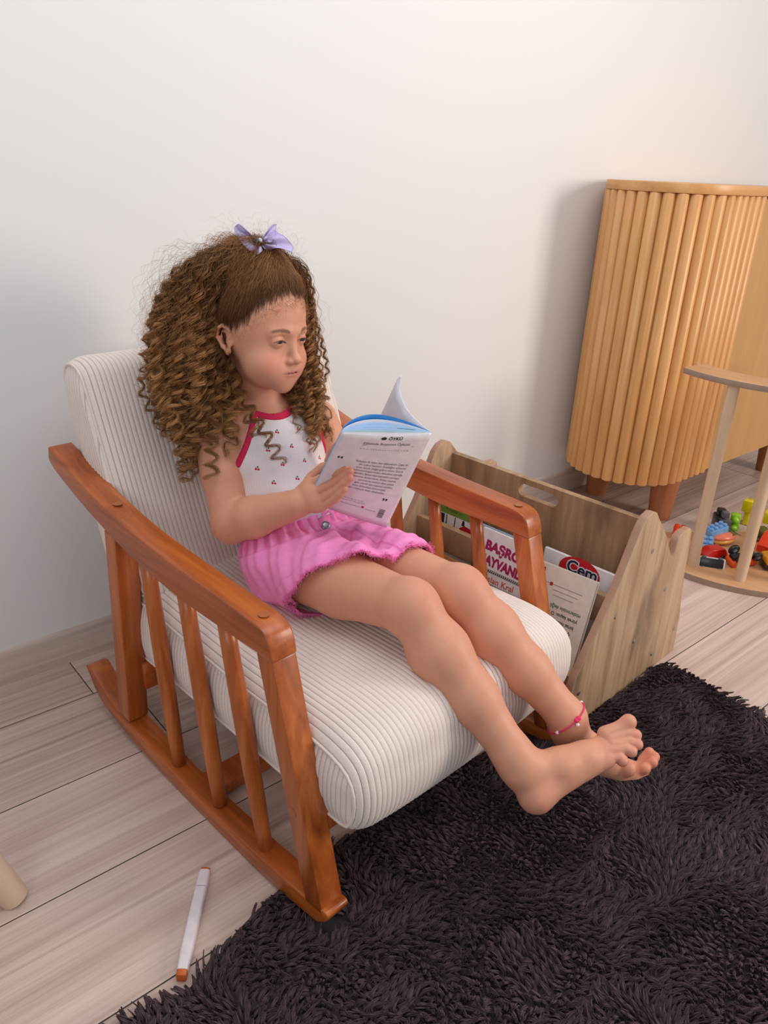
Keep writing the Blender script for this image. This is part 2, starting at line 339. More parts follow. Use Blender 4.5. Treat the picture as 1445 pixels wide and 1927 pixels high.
def cushion(name, prof, u0, u1, per, amp, crown, round_, parent, base, cap_axis, nu, ns=150, wave=None):
    """prof closed curve in (v,z); swept from u0 to u1 with ribs running along the profile; ends closed with
    panels whose ribs run along cap_axis (a unit vector in v,z)"""
    pr = resample(spl(prof+[prof[0]], 6), ns+1)[:-1]
    cen = pr.mean(0); W = u1-u0
    tg = np.roll(pr, -1, 0)-np.roll(pr, 1, 0); nrm = np.stack([tg[:, 1], -tg[:, 0]], 1); nrm /= np.linalg.norm(nrm, axis=1)[:, None]
    if np.sum((pr-cen)*nrm) < 0: nrm = -nrm
    us = np.linspace(u0, u1, nu); V = []; A = []
    for u in us:
        t = (u-u0)/W; e = min(t, 1-t)*W                       # distance to the nearer end
        f = 1-max(0, 1-e/round_)**2.2*.012/.1 if round_ > 0 else 1
        inset = max(0, 1-e/round_)**2*.010
        cr_ = crown(pr, t)                                    # outward bulge of the middle
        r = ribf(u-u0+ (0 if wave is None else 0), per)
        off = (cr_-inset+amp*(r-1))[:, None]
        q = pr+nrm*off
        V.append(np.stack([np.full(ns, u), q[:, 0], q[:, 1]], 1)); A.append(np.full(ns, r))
    V = np.concatenate(V); A = np.concatenate(A)
    F = [(i*ns+k, i*ns+(k+1) % ns, (i+1)*ns+(k+1) % ns, (i+1)*ns+k) for i in range(nu-1) for k in range(ns)]
    o = mobj(name, V-np.array(base), F, m_cord, parent, smooth=True)
    o.data.attributes.new('rib', 'FLOAT', 'POINT').data.foreach_set('value', A.astype(np.float32))
    ax = np.array(cap_axis, float); ax /= np.linalg.norm(ax); px = np.array([ax[1], -ax[0]])
    for sgn, row in ((-1, V[:ns]), (1, V[-ns:])):
        ring = row[:, 1:]; ca = ring@px; cb = ring@ax; lo_, hi_ = ca.min()+.0004, ca.max()-.0004
        cols = np.arange(lo_, hi_, per/8); nr = 15; Vc = []; Ac = []
        a2, b2 = np.roll(ca, -1), np.roll(cb, -1)
        for c in cols:
            m = (ca-c)*(a2-c) <= 0; tt = (c-ca[m])/np.where(np.abs(a2[m]-ca[m]) < 1e-9, 1e-9, a2[m]-ca[m]); bb = cb[m]+tt*(b2[m]-cb[m]); z0, z1 = bb.min(), bb.max()
            f = (1-np.cos(np.linspace(0, PI, nr)))/2; q = px[None]*c+ax[None]*(z0+(z1-z0)*f)[:, None]
            ed = np.minimum(np.minimum(f, 1-f)*(z1-z0), min(c-lo_, hi_-c)+.001); bulge = .011*(1-(1-np.clip(ed/.05, 0, 1))**2); r = ribf(c, per)
            Vc.append(np.stack([row[0, 0]+sgn*(bulge+amp*(r-1)*np.clip(ed/.006, 0, 1)), q[:, 0], q[:, 1]], 1)); Ac.append(np.full(nr, r))
        Vc = np.concatenate(Vc); Ac = np.concatenate(Ac); nc = len(cols)
        Fc = [(i*nr+k, i*nr+k+1, (i+1)*nr+k+1, (i+1)*nr+k) for i in range(nc-1) for k in range(nr-1)]
        c = mobj('side_panel', Vc-np.array(base), Fc, m_cord, o, smooth=True)
        c.data.attributes.new('rib', 'FLOAT', 'POINT').data.foreach_set('value', Ac.astype(np.float32))
        bm = bmesh.new(); ringp = [(row[k, 0]+sgn*.0015, row[k, 1], row[k, 2]) for k in list(range(0, ns, 2))+[0]]
        add_tube(bm, ringp, .0028, n=6, cap=False); w_ = bobj('seam', cuv(bm, base), m_cord, o, smooth=True)
        w_.data.attributes.new('rib', 'FLOAT', 'POINT').data.foreach_set('value', [.9]*len(w_.data.vertices))
    return o
SEAT = [(1.262, .178), (1.272, .24), (1.262, .318), (1.20, .331), (1.05, .323), (.90, .318), (.76, .322), (.68, .322), (.625, .309), (.600, .280), (.594, .24), (.602, .203), (.625, .182), (.70, .181), (.90, .182), (1.10, .180)]
def crown_seat(pr, t):
    c = (4*t*(1-t))**.55
    top = np.clip((pr[:, 1]-.255)/.06, 0, 1); front = np.clip((.70-pr[:, 0])/.09, 0, 1)
    return c*np.maximum(.038*top, .016*front)
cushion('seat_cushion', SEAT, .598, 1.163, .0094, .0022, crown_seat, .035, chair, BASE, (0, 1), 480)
BACK = [(1.172, .345), (1.215, .43), (1.262, .54), (1.300, .63), (1.330, .70), (1.352, .738), (1.385, .752), (1.420, .745), (1.436, .718), (1.432, .66), (1.408, .56), (1.375, .46), (1.345, .375), (1.315, .33), (1.25, .322), (1.19, .326)]
def crown_back(pr, t):
    c = (4*t*(1-t))**.5
    front = np.clip((1.36-pr[:, 0]+(pr[:, 1]-.70)*.45)/.06, 0, 1)
    return c*.016*front
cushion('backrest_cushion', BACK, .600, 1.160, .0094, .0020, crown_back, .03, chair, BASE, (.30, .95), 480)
# ================================================================ book rack beside the chair
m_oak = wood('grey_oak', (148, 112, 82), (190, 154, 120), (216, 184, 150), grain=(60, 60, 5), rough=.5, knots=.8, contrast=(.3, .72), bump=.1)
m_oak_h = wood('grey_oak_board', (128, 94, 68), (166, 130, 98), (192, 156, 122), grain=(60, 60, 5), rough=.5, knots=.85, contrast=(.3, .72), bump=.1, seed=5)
m_oak_edge = wood('oak_edge_band', (160, 120, 98), (178, 138, 114), (192, 152, 128), grain=(70, 4, 8), rough=.5, contrast=(.3, .7), bump=.05)
RB = (1.47, .91, 0)
rack = thing('book_rack', 'pale oak book rack with mountain-shaped side panels standing beside the rocking chair', 'book rack', loc_of(RB), TH)
PROF = [(1.228, 0), (1.226, .125), (1.238, .155), (1.302, .252), (1.352, .330), (1.394, .420), (1.408, .448), (1.424, .463), (1.446, .469), (1.466, .462), (1.482, .444), (1.54, .385), (1.585, .323), (1.596, .312), (1.603, .322), (1.604, .345), (1.610, .360), (1.625, .366), (1.664, .366), (1.678, .357), (1.681, .342), (1.694, .236), (1.712, .150), (1.727, .100), (1.735, 0)]
def side_panel(v0, v1):
    bm = bmesh.new(); add_prism(bm, PROF, lambda p, q, t: (p, t, q), v0, v1); bevel(bm, .0022, 2, 50)
    o = bobj('side_panel', cuv(bm, RB), m_oak, rack, auto=50)
    o.data.materials.append(m_oak_edge)
    for p in o.data.polygons:
        if abs(p.normal.y) < .7: p.material_index = 1
    return o
near_panel = side_panel(.619, .637); side_panel(1.187, 1.205)
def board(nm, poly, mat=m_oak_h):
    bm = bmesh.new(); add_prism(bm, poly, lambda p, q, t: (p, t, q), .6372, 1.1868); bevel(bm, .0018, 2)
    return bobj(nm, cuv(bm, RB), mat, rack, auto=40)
# back board with its oval hand hole
def rounded(cx, cy, w, h, r, n=6):
    out = []
    for (sx, sy, a0) in ((1, 1, 0), (-1, 1, 90), (-1, -1, 180), (1, -1, 270)):
        for k in range(n+1):
            a = math.radians(a0+90*k/n); out.append((cx+sx*(w/2-r)+r*math.cos(a), cy+sy*(h/2-r)+r*math.sin(a)))
    return out
bm = bmesh.new()
outer = [(.6372, .045), (1.1868, .045), (1.1868, .43), (.6372, .43)]; hole = rounded(.918, .400, .112, .032, .0155)
va = [bm.verts.new((1.476, p, q)) for p, q in outer]; vh = [bm.verts.new((1.476, p, q)) for p, q in hole]
es = [bm.edges.new((va[i], va[(i+1) % 4])) for i in range(4)]+[bm.edges.new((vh[i], vh[(i+1) % len(vh)])) for i in range(len(vh))]
bmesh.ops.triangle_fill(bm, use_beauty=True, edges=es)
ex = bmesh.ops.extrude_face_region(bm, geom=list(bm.faces)); bmesh.ops.translate(bm, verts=[v for v in ex['geom'] if isinstance(v, bmesh.types.BMVert)], vec=(.018, 0, 0))
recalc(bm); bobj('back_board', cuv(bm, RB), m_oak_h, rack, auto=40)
board('upper_rail', [(1.354, .222), (1.372, .222), (1.372, .290), (1.354, .290)])
board('lower_rail', [(1.248, .075), (1.266, .075), (1.266, .140), (1.248, .140)])
board('bottom_shelf', [(1.24, .040), (1.725, .040), (1.725, .056), (1.24, .056)])
board('rear_rail', [(1.590, .195), (1.608, .195), (1.608, .270), (1.590, .270)])
board('rear_rail', [(1.700, .06), (1.716, .06), (1.700, .12), (1.684, .12)])
for (uu, zz) in ((1.481, .367), (1.596, .229), (1.363, .250), (1.481, .137), (1.257, .106), (1.60, .048), (1.705, .075)):
    bm = bmesh.new(); M = Matrix.Rotation(PI/2, 3, 'X')
    add_lathe(bm, [(.0055, 0), (.0055, .0008), (.004, .0014)], (uu, .6188, zz), 16, M)
    add_box(bm, uu-.0022, uu+.0022, .6173, .6176, zz-.0006, zz+.0006)
    bobj('screw', cuv(bm, RB), m_steel, near_panel, smooth=False)

# ---- the books in the rack
m_paper = plain('paper', (226, 220, 216), .7); m_ink = plain('black_ink', (38, 34, 40), .6)
m_mag = plain('magenta_ink', (168, 20, 92), .5); m_org = plain('orange_ink', (214, 74, 40), .5); m_sky = plain('sky_blue_ink', (122, 172, 208), .5)
m_navy = plain('navy_ink', (26, 32, 74), .5); m_redink = plain('red_ink', (196, 28, 40), .5); m_grn = plain('green_ink', (112, 148, 58), .5)
m_brown = plain('brown_cover', (176, 122, 62), .6); m_dkbrown = plain('dark_brown_ink', (62, 46, 38), .6); m_white = plain('white_ink', (236, 232, 232), .6)
m_cream = plain('cream_cover', (222, 208, 194), .6); m_ltblue = plain('pale_blue_ink', (168, 200, 222), .5)
def book(name, label, frame, w, h, th, cover, group=None):
    """frame: 4x4 with x to the right of the cover, y up it, z out of it; origin at the cover's lower left"""
    root = thing(name, label, 'book', frame.translation); root.rotation_euler = frame.to_euler()
    root['group'] = group or 'books standing in the oak rack'
    bm = bmesh.new(); add_box(bm, 0, w, 0, h, -.0012, 0); add_box(bm, 0, w, 0, h, -th, -th+.0012); add_box(bm, 0, .0014, 0, h, -th, 0)
    bobj('cover', bm, cover, root)
    bm = bmesh.new(); add_box(bm, .0015, w-.002, .002, h-.002, -th+.0013, -.0013); bobj('pages', bm, m_paper, root)
    return root
def letter(root, s, x, y, size, mat, name='lettering', rot=0.0, align='LEFT', bold=0.0, z=.0004, spacing=1.0, sx=1.0):
    vs, fs = text_mesh(s, size, align=align, bold=bold, spacing=spacing)
    c, si = math.cos(rot), math.sin(rot)
    vs = [(x+sx*v.x*c-v.y*si, y+sx*v.x*si+v.y*c, z) for v in vs]
    return mobj(name, vs, fs, mat, root)
def shape2d(root, pts, mat, name, z=.0003):
    bm = bmesh.new(); f = bm.faces.new([bm.verts.new((x, y, z)) for x, y in pts]); bmesh.ops.triangulate(bm, faces=[f]); recalc(bm)
    return bobj(name, bm, mat, root)
def ell(cx, cy, a, b, n=28): return [(cx+a*math.cos(2*PI*k/n), cy+b*math.sin(2*PI*k/n)) for k in range(n)]
def rack_frame(u_bot, z_bot, u_top, z_top, v_left, skew=0.0):
    """covers face -u; x of the cover runs toward -v (to the right as seen from the chair)"""
    o = P3(u_bot, v_left, z_bot); y = (P3(u_top, v_left, z_top)-o).normalized()
    x = (P3(0, -1, 0)-P3(0, 0, 0)).normalized(); x = (x-y*x.dot(y)).normalized()
    if skew: x, y = x*math.cos(skew)+y*math.sin(skew), y*math.cos(skew)-x*math.sin(skew)
    z = x.cross(y)
    return Matrix(((x.x, y.x, z.x, o.x), (x.y, y.y, z.y, o.y), (x.z, y.z, z.z, o.z), (0, 0, 0, 1)))
# film-star animals book
B = book('storybook', 'white children\'s book titled in magenta, leaning in the rack behind the armrest spindle', rack_frame(1.285, .10, 1.345, .337, .970), .155, .245, .010, m_white)
letter(B, 'BAŞROL', .018, .200, .030, m_mag, bold=.0017, rot=-.03); letter(B, 'HAYVANLAR', .008, .166, .030, m_mag, bold=.0017, rot=-.03, sx=.86)
for yy in (.150, .118):
    for k in range(26):
        shape2d(B, [(.008+.0055*k, yy), (.0115+.0055*k, yy), (.0115+.0055*k, yy+.0035), (.008+.0055*k, yy+.0035)], m_ink, 'film_strip')
    shape2d(B, [(.006, yy-.0014), (.150, yy-.0014), (.150, yy-.0004), (.006, yy-.0004)], m_ink, 'film_strip'); shape2d(B, [(.006, yy+.0044), (.150, yy+.0044), (.150, yy+.0054), (.006, yy+.0054)], m_ink, 'film_strip')
shape2d(B, [(.028, .124), (.0288, .124), (.0288, .150), (.028, .150)], m_ink, 'film_strip')
letter(B, 'Aslan Kral', .033, .127, .021, m_org, bold=.0002)
for (x, y, a) in ((.012, .085, .014), (.030, .092, .018), (.047, .080, .014), (.030, .074, .022)): shape2d(B, ell(x, y, a, a*.85), m_sky, 'cloud_picture', .0003+.00005*a)
for (x, y, a) in ((.014, .076, .014), (.034, .076, .016)): shape2d(B, ell(x, y, a, a*.8), m_ltblue, 'cloud_picture', .0005)
shape2d(B, [(.062, .03), (.066, .078), (.078, .094), (.090, .100), (.100, .088), (.106, .070), (.112, .03)], m_dkbrown, 'animal_picture', .0006)
# upside-down brown book low in the front pocket
B = book('storybook', 'brown book standing upside down behind the middle of the armrest, under the rack rail', rack_frame(1.282, .085, 1.335, .228, 1.135), .150, .150, .010, m_brown)
vs, fs = text_mesh('tavşan', .040, align='CENTER', bold=.0008); mobj('lettering', [(.085-v.x, .130-v.y, .0004) for v in vs], fs, m_ink, B)
shape2d(B, [(.0, .0), (.02, .0), (.028, .07), (.018, .15), (.0, .15)], m_dkbrown, 'cover_picture')
# green comic behind the upper rail
B = book('comic_book', 'green-topped comic book standing behind the upper rail, nearest the far panel', rack_frame(1.395, .06, 1.412, .318, 1.170), .125, .262, .008, m_white)
shape2d(B, [(.001, .236), (.124, .236), (.124, .261), (.001, .261)], m_grn, 'cover_band'); letter(B, 'Robotlar ve', .03, .246, .011, m_ink, rot=-.02)
shape2d(B, [(.0, .205), (.028, .205), (.028, .234), (.0, .232)], m_ink, 'cover_picture'); shape2d(B, [(.07, .19), (.124, .19), (.124, .218), (.095, .222), (.08, .212)], m_redink, 'cover_picture'); shape2d(B, [(.085, .22), (.095, .22), (.093, .234), (.087, .234)], m_ink, 'cover_picture')
shape2d(B, [(.034, .19), (.037, .19), (.037, .234), (.034, .234)], m_dkbrown, 'cover_picture'); shape2d(B, [(.06, .19), (.063, .19), (.065, .234), (.062, .234)], m_dkbrown, 'cover_picture')
# grey edge of another book next to it
B = book('comic_book', 'pale blue book mostly hidden behind the white magenta-titled book', rack_frame(1.385, .06, 1.405, .312, 1.025), .10, .250, .006, m_ltblue)
shape2d(B, [(.0, .20), (.02, .20), (.02, .235), (.0, .235)], m_ink, 'cover_picture')
# the red-oval book in the rear pocket
B = book('storybook', 'white book with a red oval and navy lettering behind the cream book', rack_frame(1.375, .06, 1.398, .318, .832), .180, .262, .009, m_white)
shape2d(B, ell(.095, .236, .052, .034), m_redink, 'red_oval'); letter(B, 'Cem', .062, .231, .040, m_white, bold=.0032, z=.0005, rot=-.02); letter(B, 'Cem', .062, .231, .040, m_navy, bold=.0009, z=.0008, rot=-.02)
# cream book with upside-down handwriting, standing on its head in front
B = book('storybook', 'cream book standing on its head, leaning at the near end of the rack', rack_frame(1.262, .075, 1.338, .318, .803, .03), .150, .255, .012, m_cream)
def flip(root, s, x, y, size, mat, sx=1.0, bold=0):
    vs, fs = text_mesh(s, size, bold=bold, align='LEFT'); mobj('lettering', [(x-v.x*sx, y-v.y, .0004) for v in vs], fs, mat, root)
for k, s in enumerate(('gözlerimizle değil', 'yürek kapısı. O kapı', 'biraz nostalji yaşar', 'Çünkü bir anıdır', 'kalplerimizle ilgili', 'dünyaya')):
    flip(B, s[::1], .135-.004*k, .098+.0155*(5-k), .0115, m_ink if k != 0 else plain('dark_green_ink', (70, 96, 66), .6), .92, .0002)
shape2d(B, ell(.034, .142, .004, .012), m_ink, 'cover_picture'); shape2d(B, ell(.042, .132, .009, .004), m_ink, 'cover_picture')
for k, (x0, x1) in enumerate(((.02, .125), (.055, .118), (.06, .11))):
    shape2d(B, [(x0, .216-.011*k), (x1, .216-.011*k), (x1, .2168-.011*k), (x0, .2168-.011*k)], m_ink, 'small_print')
shape2d(B, [(.045, .212), (.052, .212), (.052, .220), (.045, .220)], m_redink, 'logo_square')
for k, mt in enumerate((m_sky, plain('yellow_ink', (232, 196, 80), .5), m_mag)): shape2d(B, [(.006+.007*k, .238), (.012+.007*k, .238), (.012+.007*k, .246), (.006+.007*k, .246)], mt, 'logo_square')
# ================================================================ slatted cabinet against the wall
m_beech = wood('honey_beech', (196, 136, 76), (214, 156, 94), (228, 176, 116), grain=(60, 60, 5), rough=.38, contrast=(.28, .74), bump=.08, attr='rnd', coat=.1)
m_beech_top = wood('honey_beech_top', (198, 140, 80), (214, 158, 98), (226, 174, 114), grain=(4, 60, 60), rough=.38, contrast=(.3, .72), bump=.05)
m_panel = wood('veneer_panel', (188, 142, 84), (196, 150, 92), (204, 160, 100), grain=(50, 50, 4), rough=.42, contrast=(.3, .72), bump=.03)
m_leg = wood('beech_leg', (170, 100, 62), (186, 116, 76), (200, 132, 90), grain=(50, 50, 5), rough=.42, contrast=(.3, .72), bump=.05)
cab = thing('cabinet', 'tall honey-coloured cabinet with a rounded end of vertical half-round slats', 'cabinet', (2.75, 1.39, 0))
cb = Vector((2.75, 1.39, 0))
def csh(bm, base=cb):
    for v in bm.verts: v.co -= base
    return bm
CX, CY, CR = 2.335, 1.392, .192
def endcap(r, x1, n=28, back=None):
    pts = [(x1, CY-r)]
    for k in range(n+1):
        a = -PI/2-PI*k/n; pts.append((CX+r*math.cos(a), CY+r*math.sin(a)))
    pts.append((x1, CY+r)); return pts
bm = bmesh.new(); add_prism(bm, endcap(CR, 2.52), lambda p, q, t: (p, q, t), .178, 1.06); bobj('carcass', csh(bm), m_panel, cab, auto=30)
bm = bmesh.new(); add_prism(bm, endcap(.2085, 3.35), lambda p, q, t: (p, min(q, WALL_Y-.001), t), 1.063, 1.090); bevel(bm, .0025, 2, 60); bobj('top', csh(bm), m_beech_top, cab, auto=40)
# half-round slats: path = straight front then round the end to the wall
path = []; pitch = .0374; s0 = 0
def on_path(s):
    Ls = 2.515-CX
    if s < Ls: return (2.515-s, CY-CR), (0, -1)
    a = -PI/2-(s-Ls)/CR
    return (CX+CR*math.cos(a), CY+CR*math.sin(a)), (math.cos(a), math.sin(a))
vs, fs, rn = [], [], []
total = (2.515-CX)+CR*PI; ns_ = int(total/pitch)
for i in range(ns_+1):
    s = pitch*(i+.5)
    if s > total: break
    (x, y), (nx, ny) = on_path(s); tx, ty = -ny, nx; k0 = len(vs); nseg = 12; rr = pitch*.5-.0004
    for (z, e) in ((.170, .8), (.1725, 1.0), (1.0605, 1.0), (1.0625, .9)):
        for k in range(nseg+1):
            a = PI*k/nseg; dx, dn = rr*e*math.cos(a), rr*e*.92*math.sin(a)
            vs.append((x+tx*dx+nx*dn-cb.x, y+ty*dx+ny*dn-cb.y, z))
    for j in range(3):
        for k in range(nseg):
            a_ = k0+j*(nseg+1)+k; fs.append((a_, a_+1, a_+nseg+2, a_+nseg+1)); rn.append((i*.618) % 1)
    fs.append(tuple(k0+k for k in range(nseg+1))); rn.append(.5); fs.append(tuple(k0+3*(nseg+1)+k for k in range(nseg, -1, -1))); rn.append(.5)
me_o = mobj('slatted_front', vs, fs, m_beech, cab)
bm = bmesh.new(); bm.from_mesh(me_o.data); recalc(bm); bm.to_mesh(me_o.data); bm.free()
at = me_o.data.attributes.new('rnd', 'FLOAT', 'FACE'); at.data.foreach_set('value', rn)
me_o.data.polygons.foreach_set('use_smooth', [True]*len(fs)); me_o.data.set_sharp_from_angle(angle=math.radians(50))
bm = bmesh.new(); add_box(bm, 2.5225, 3.35, 1.205, 1.225, .165, 1.055); bevel(bm, .001, 1); bobj('door_panel', csh(bm), m_panel, cab, auto=40)
bm = bmesh.new(); add_box(bm, 2.5225, 3.34, 1.227, WALL_Y-.004, .18, 1.058); bobj('body', csh(bm), m_panel, cab)
for (x, y) in ((2.395, 1.262), (2.395, 1.53), (3.22, 1.27), (3.22, 1.52)):
    bm = bmesh.new(); add_lathe(bm, [(.036, 0), (.0375, .002), (.050, .17), (.050, .176)], (x, y, 0), 28); bobj('leg', csh(bm), m_leg, cab, auto=50)

# ================================================================ round toy shelf at the right
m_pine = wood('pale_pine', (204, 170, 138), (216, 184, 152), (228, 198, 168), grain=(50, 50, 5), rough=.5, contrast=(.3, .72), bump=.05)
m_base = wood('shelf_plywood', (196, 146, 104), (208, 160, 118), (220, 176, 134), grain=(60, 5, 40), rough=.45, contrast=(.3, .72), bump=.05)
m_bedge = wood('plywood_edge', (146, 122, 104), (160, 136, 118), (172, 148, 130), grain=(30, 30, 90), rough=.6, contrast=(.3, .72), bump=.05)
TS = Vector((2.35, .95, 0)); tsh = thing('toy_shelf', 'low curved plywood toy shelf with round pale wooden posts', 'toy shelf', TS)
SC = Vector((2.44, 1.0)); 
def arcp(r, a0, a1, n=40, c=SC): return [(c.x+r*math.cos(math.radians(a0+(a1-a0)*k/n)), c.y+r*math.sin(math.radians(a0+(a1-a0)*k/n))) for k in range(n+1)]
def edgemat(o, m2):
    o.data.materials.append(m2)
    for p in o.data.polygons:
        if abs(p.normal.z) < .7: p.material_index = 1
bm = bmesh.new(); add_prism(bm, arcp(.392, 142, 330), lambda p, q, t: (p, q, t), .0, .020); bevel(bm, .001, 1, 60); edgemat(bobj('base', csh(bm, TS), m_base, tsh, auto=40), m_bedge)
C2 = Vector((2.44, 1.01))
bm = bmesh.new(); add_prism(bm, arcp(.350, 160, 330, 40, C2)+arcp(.245, 330, 152, 40, C2), lambda p, q, t: (p, q, t), .585, .602); bevel(bm, .0015, 2, 60); edgemat(bobj('top_board', csh(bm, TS), m_base, tsh, auto=40), m_bedge)
for (px_, py_) in [(2.116, .974), (2.143, .836)]+[(SC.x+.336*math.cos(math.radians(a)), SC.y+.336*math.sin(math.radians(a))) for a in (235, 259, 283)]:
    bm = bmesh.new(); add_lathe(bm, [(.0165, .0202), (.0165, .5848)], (px_, py_, 0), 24); bobj('post', csh(bm, TS), m_pine, tsh, auto=50)
# ================================================================ toys on the shelf base
Z0 = .0202
def plastic(n, c, r=.35): return plain(n, c, r, coat=.2)
p_blue = plastic('light_blue_plastic', (120, 172, 224)); p_black = plastic('black_plastic', (26, 26, 30)); p_grey = plastic('grey_plastic', (92, 98, 104))
p_lime = plastic('lime_plastic', (140, 200, 30)); p_yel = plastic('yellow_plastic', (232, 216, 20)); p_red = plastic('red_plastic', (204, 20, 14)); p_or = plastic('orange_plastic', (238, 92, 26))
p_redor = plastic('orange_red_plastic', (236, 60, 16)); p_amber = plastic('amber_paint', (240, 168, 30)); p_white = plastic('white_paint', (226, 224, 226)); p_silver = plain('silver_plastic', (150, 154, 160), .3, metal=.6)
p_olive = plastic('olive_plastic', (72, 84, 40)); p_pink = plastic('peach_plastic', (234, 128, 92)); p_win = plain('dark_window', (20, 22, 26), .15)
def toy(name, label, loc, rz=0, rx=0, ry=0, cat='toy', group=None):
    o = thing(name, label, cat, loc); o.rotation_euler = (rx, ry, rz)
    o['group'] = group or 'toys heaped on and around the round shelf'
    return o
def bx(name, root, mat, x0, x1, y0, y1, z0, z1, bv=.003, label=None):
    bm = bmesh.new(); add_box(bm, x0, x1, y0, y1, z0, z1); bevel(bm, bv, 2); return bobj(name, bm, mat, root, auto=40, label=label)
def wheel(root, mat, x, y, z, r, w, axis='Y'):
    bm = bmesh.new(); M = Matrix.Rotation(PI/2, 3, 'X' if axis == 'Y' else 'Y')
    add_lathe(bm, [(r*.45, -w/2), (r*.55, -w/2-.001), (r*.9, -w/2), (r, -w*.3), (r, w*.3), (r*.9, w/2), (r*.55, w/2+.001), (r*.45, w/2)], (x, y, z), 20, M)
    o = bobj('wheel', bm, mat, root, auto=40)
    bm = bmesh.new(); add_lathe(bm, [(r*.4, -w/2-.0012), (r*.4, w/2+.0012)], (x, y, z), 12, M); bobj('hub', bm, p_silver, o, auto=40); return o
def prof_body(name, root, mat, prof, y0, y1, bv=.003):
    bm = bmesh.new(); add_prism(bm, prof, lambda p, q, t: (p, t, q), y0, y1); bevel(bm, bv, 2, 25); return bobj(name, bm, mat, root, auto=50)
# light blue building bricks
for (loc, rz, ry, lb) in (((2.232, .996, Z0+.006), .5, -.5, 'light blue toy building brick tipped on its side by the first post'), ((2.325, 1.017, Z0+.028), -.3, -.18, 'light blue toy building brick lying behind the tipped one')):
    t = toy('toy_brick', lb, loc, rz, 0, ry, 'toy brick')
    bx('body', t, p_blue, -.036, .036, -.018, .018, 0, .026, .002)
    for i in range(4):
        for j in range(2):
            bm = bmesh.new(); add_lathe(bm, [(.0068, .026), (.0068, .033), (.006, .034)], (-.027+.018*i, -.009+.018*j, 0), 16); bobj('stud', bm, p_blue, t, auto=50)
# black and grey toy camera-like robot
t = toy('toy_robot', 'black and grey toy with a round lens, at the back between the posts', (2.462, 1.072, .0), .75, 0, 0)
bx('body', t, p_black, -.030, .034, -.018, .018, 0, .058, .003); bx('side_box', t, p_grey, -.046, -.022, -.022, .012, .012, .060, .002); bx('slot', t, p_black, -.038, -.032, -.0235, -.020, .030, .048, .0005)
bx('head', t, p_grey, -.040, -.018, -.012, .010, .066, .086, .002); bx('arm', t, p_black, -.004, .024, -.014, .014, .056, .082, .006)
bm = bmesh.new(); add_lathe(bm, [(.015, 0), (.015, .006), (.012, .007)], (.006, -.018, .034), 24, Matrix.Rotation(PI/2, 3, 'X')); o = bobj('lens_ring', bm, p_silver, t, auto=40)
bm = bmesh.new(); add_lathe(bm, [(.0125, .0), (.0125, .0078)], (.006, -.018, .034), 24, Matrix.Rotation(PI/2, 3, 'X')); bobj('lens', bm, p_black, o, auto=40)
# lime green peg toy
t = toy('toy_figure', 'lime green toy with two rounded knobs, right of the black lens toy', (2.500, 1.040, .0), .4)
bx('body', t, p_lime, -.012, .022, -.016, .016, .006, .066, .006)
for z in (.020, .050):
    bm = bmesh.new(); add_ball(bm, (-.018, 0, z), .013, 16); bobj('knob', bm, p_lime, t, smooth=True)
# yellow scoop
t = toy('toy_scoop', 'bright yellow toy scoop standing behind the lime green toy', (2.60, 1.045, .0), .3)
prof_body('scoop', t, p_yel, [(-.03, .055), (-.034, .098), (.03, .088), (.012, .052)], -.02, .02, .002); bx('stem', t, p_yel, -.012, .03, -.010, .010, 0, .056, .004)
t = toy('toy_block', 'yellow toy block at the right edge of the picture', (2.56, .955, Z0+.03), .3); bx('block', t, p_yel, -.022, .03, -.018, .018, 0, .042, .006)
# olive tangle beneath it
t = toy('toy_vehicle', 'dark olive toy vehicle lying behind the second post', (2.480, .930, Z0), 1.0); bx('body', t, p_olive, -.035, .035, -.022, .022, .006, .036, .006)
for (x, y) in ((-.02, -.024), (.02, -.024), (-.02, .024), (.02, .024)): wheel(t, p_black, x, y, .012, .012, .008)
# peach shell
t = toy('toy_shell', 'peach and yellow shell-shaped toy lying on its side', (2.335, .995, Z0+.004), -.35)
def shell(z0, s, mat, nm):
    bm = bmesh.new(); add_ball(bm, (0, 0, z0), .03, 24, (1.5, .85, .42)); bobj(nm, bm, mat, t, smooth=True)
shell(.010, 1, plastic('yellow_ochre_plastic', (222, 160, 70)), 'lower_half'); shell(.022, 1, p_pink, 'upper_half')
for k in range(7):
    bm = bmesh.new(); add_tube(bm, [(.022+.004*math.sin(k), -.016+.005*k, .030), (.036, -.018+.006*k, .034), (.052, -.020+.007*k, .028)], .0012, 6); bobj('fringe', bm, p_olive, t, smooth=True)
# red truck cab
t = toy('toy_truck', 'red toy car behind the white car that lies on its side', (2.200, .958, Z0), -.35)
prof_body('cab', t, p_red, [(-.04, .004), (-.04, .026), (-.018, .042), (.030, .040), (.042, .024), (.042, .004)], -.02, .02)
for x in (-.024, .026): wheel(t, p_black, x, -.021, .010, .010, .006); wheel(t, p_black, x, .021, .010, .010, .006)
# overturned white car showing its black underside
t = toy('toy_car', 'white toy car lying on its side with its black underside showing, by the first post', (2.148, .930, Z0+.014), -.98, -1.95, 0, 'toy car')
prof_body('body', t, p_white, [(-.038, .004), (-.038, .012), (-.022, .014), (-.012, .023), (.012, .023), (.024, .013), (.038, .011), (.040, .004)], -.0165, .0165, .003)
bx('underside', t, p_black, -.034, .034, -.014, .014, .000, .005, .002)
for (x, y) in ((-.024, -.016), (.024, -.016), (-.024, .016), (.024, .016)): wheel(t, p_grey, x, y, .004, .0065, .005)
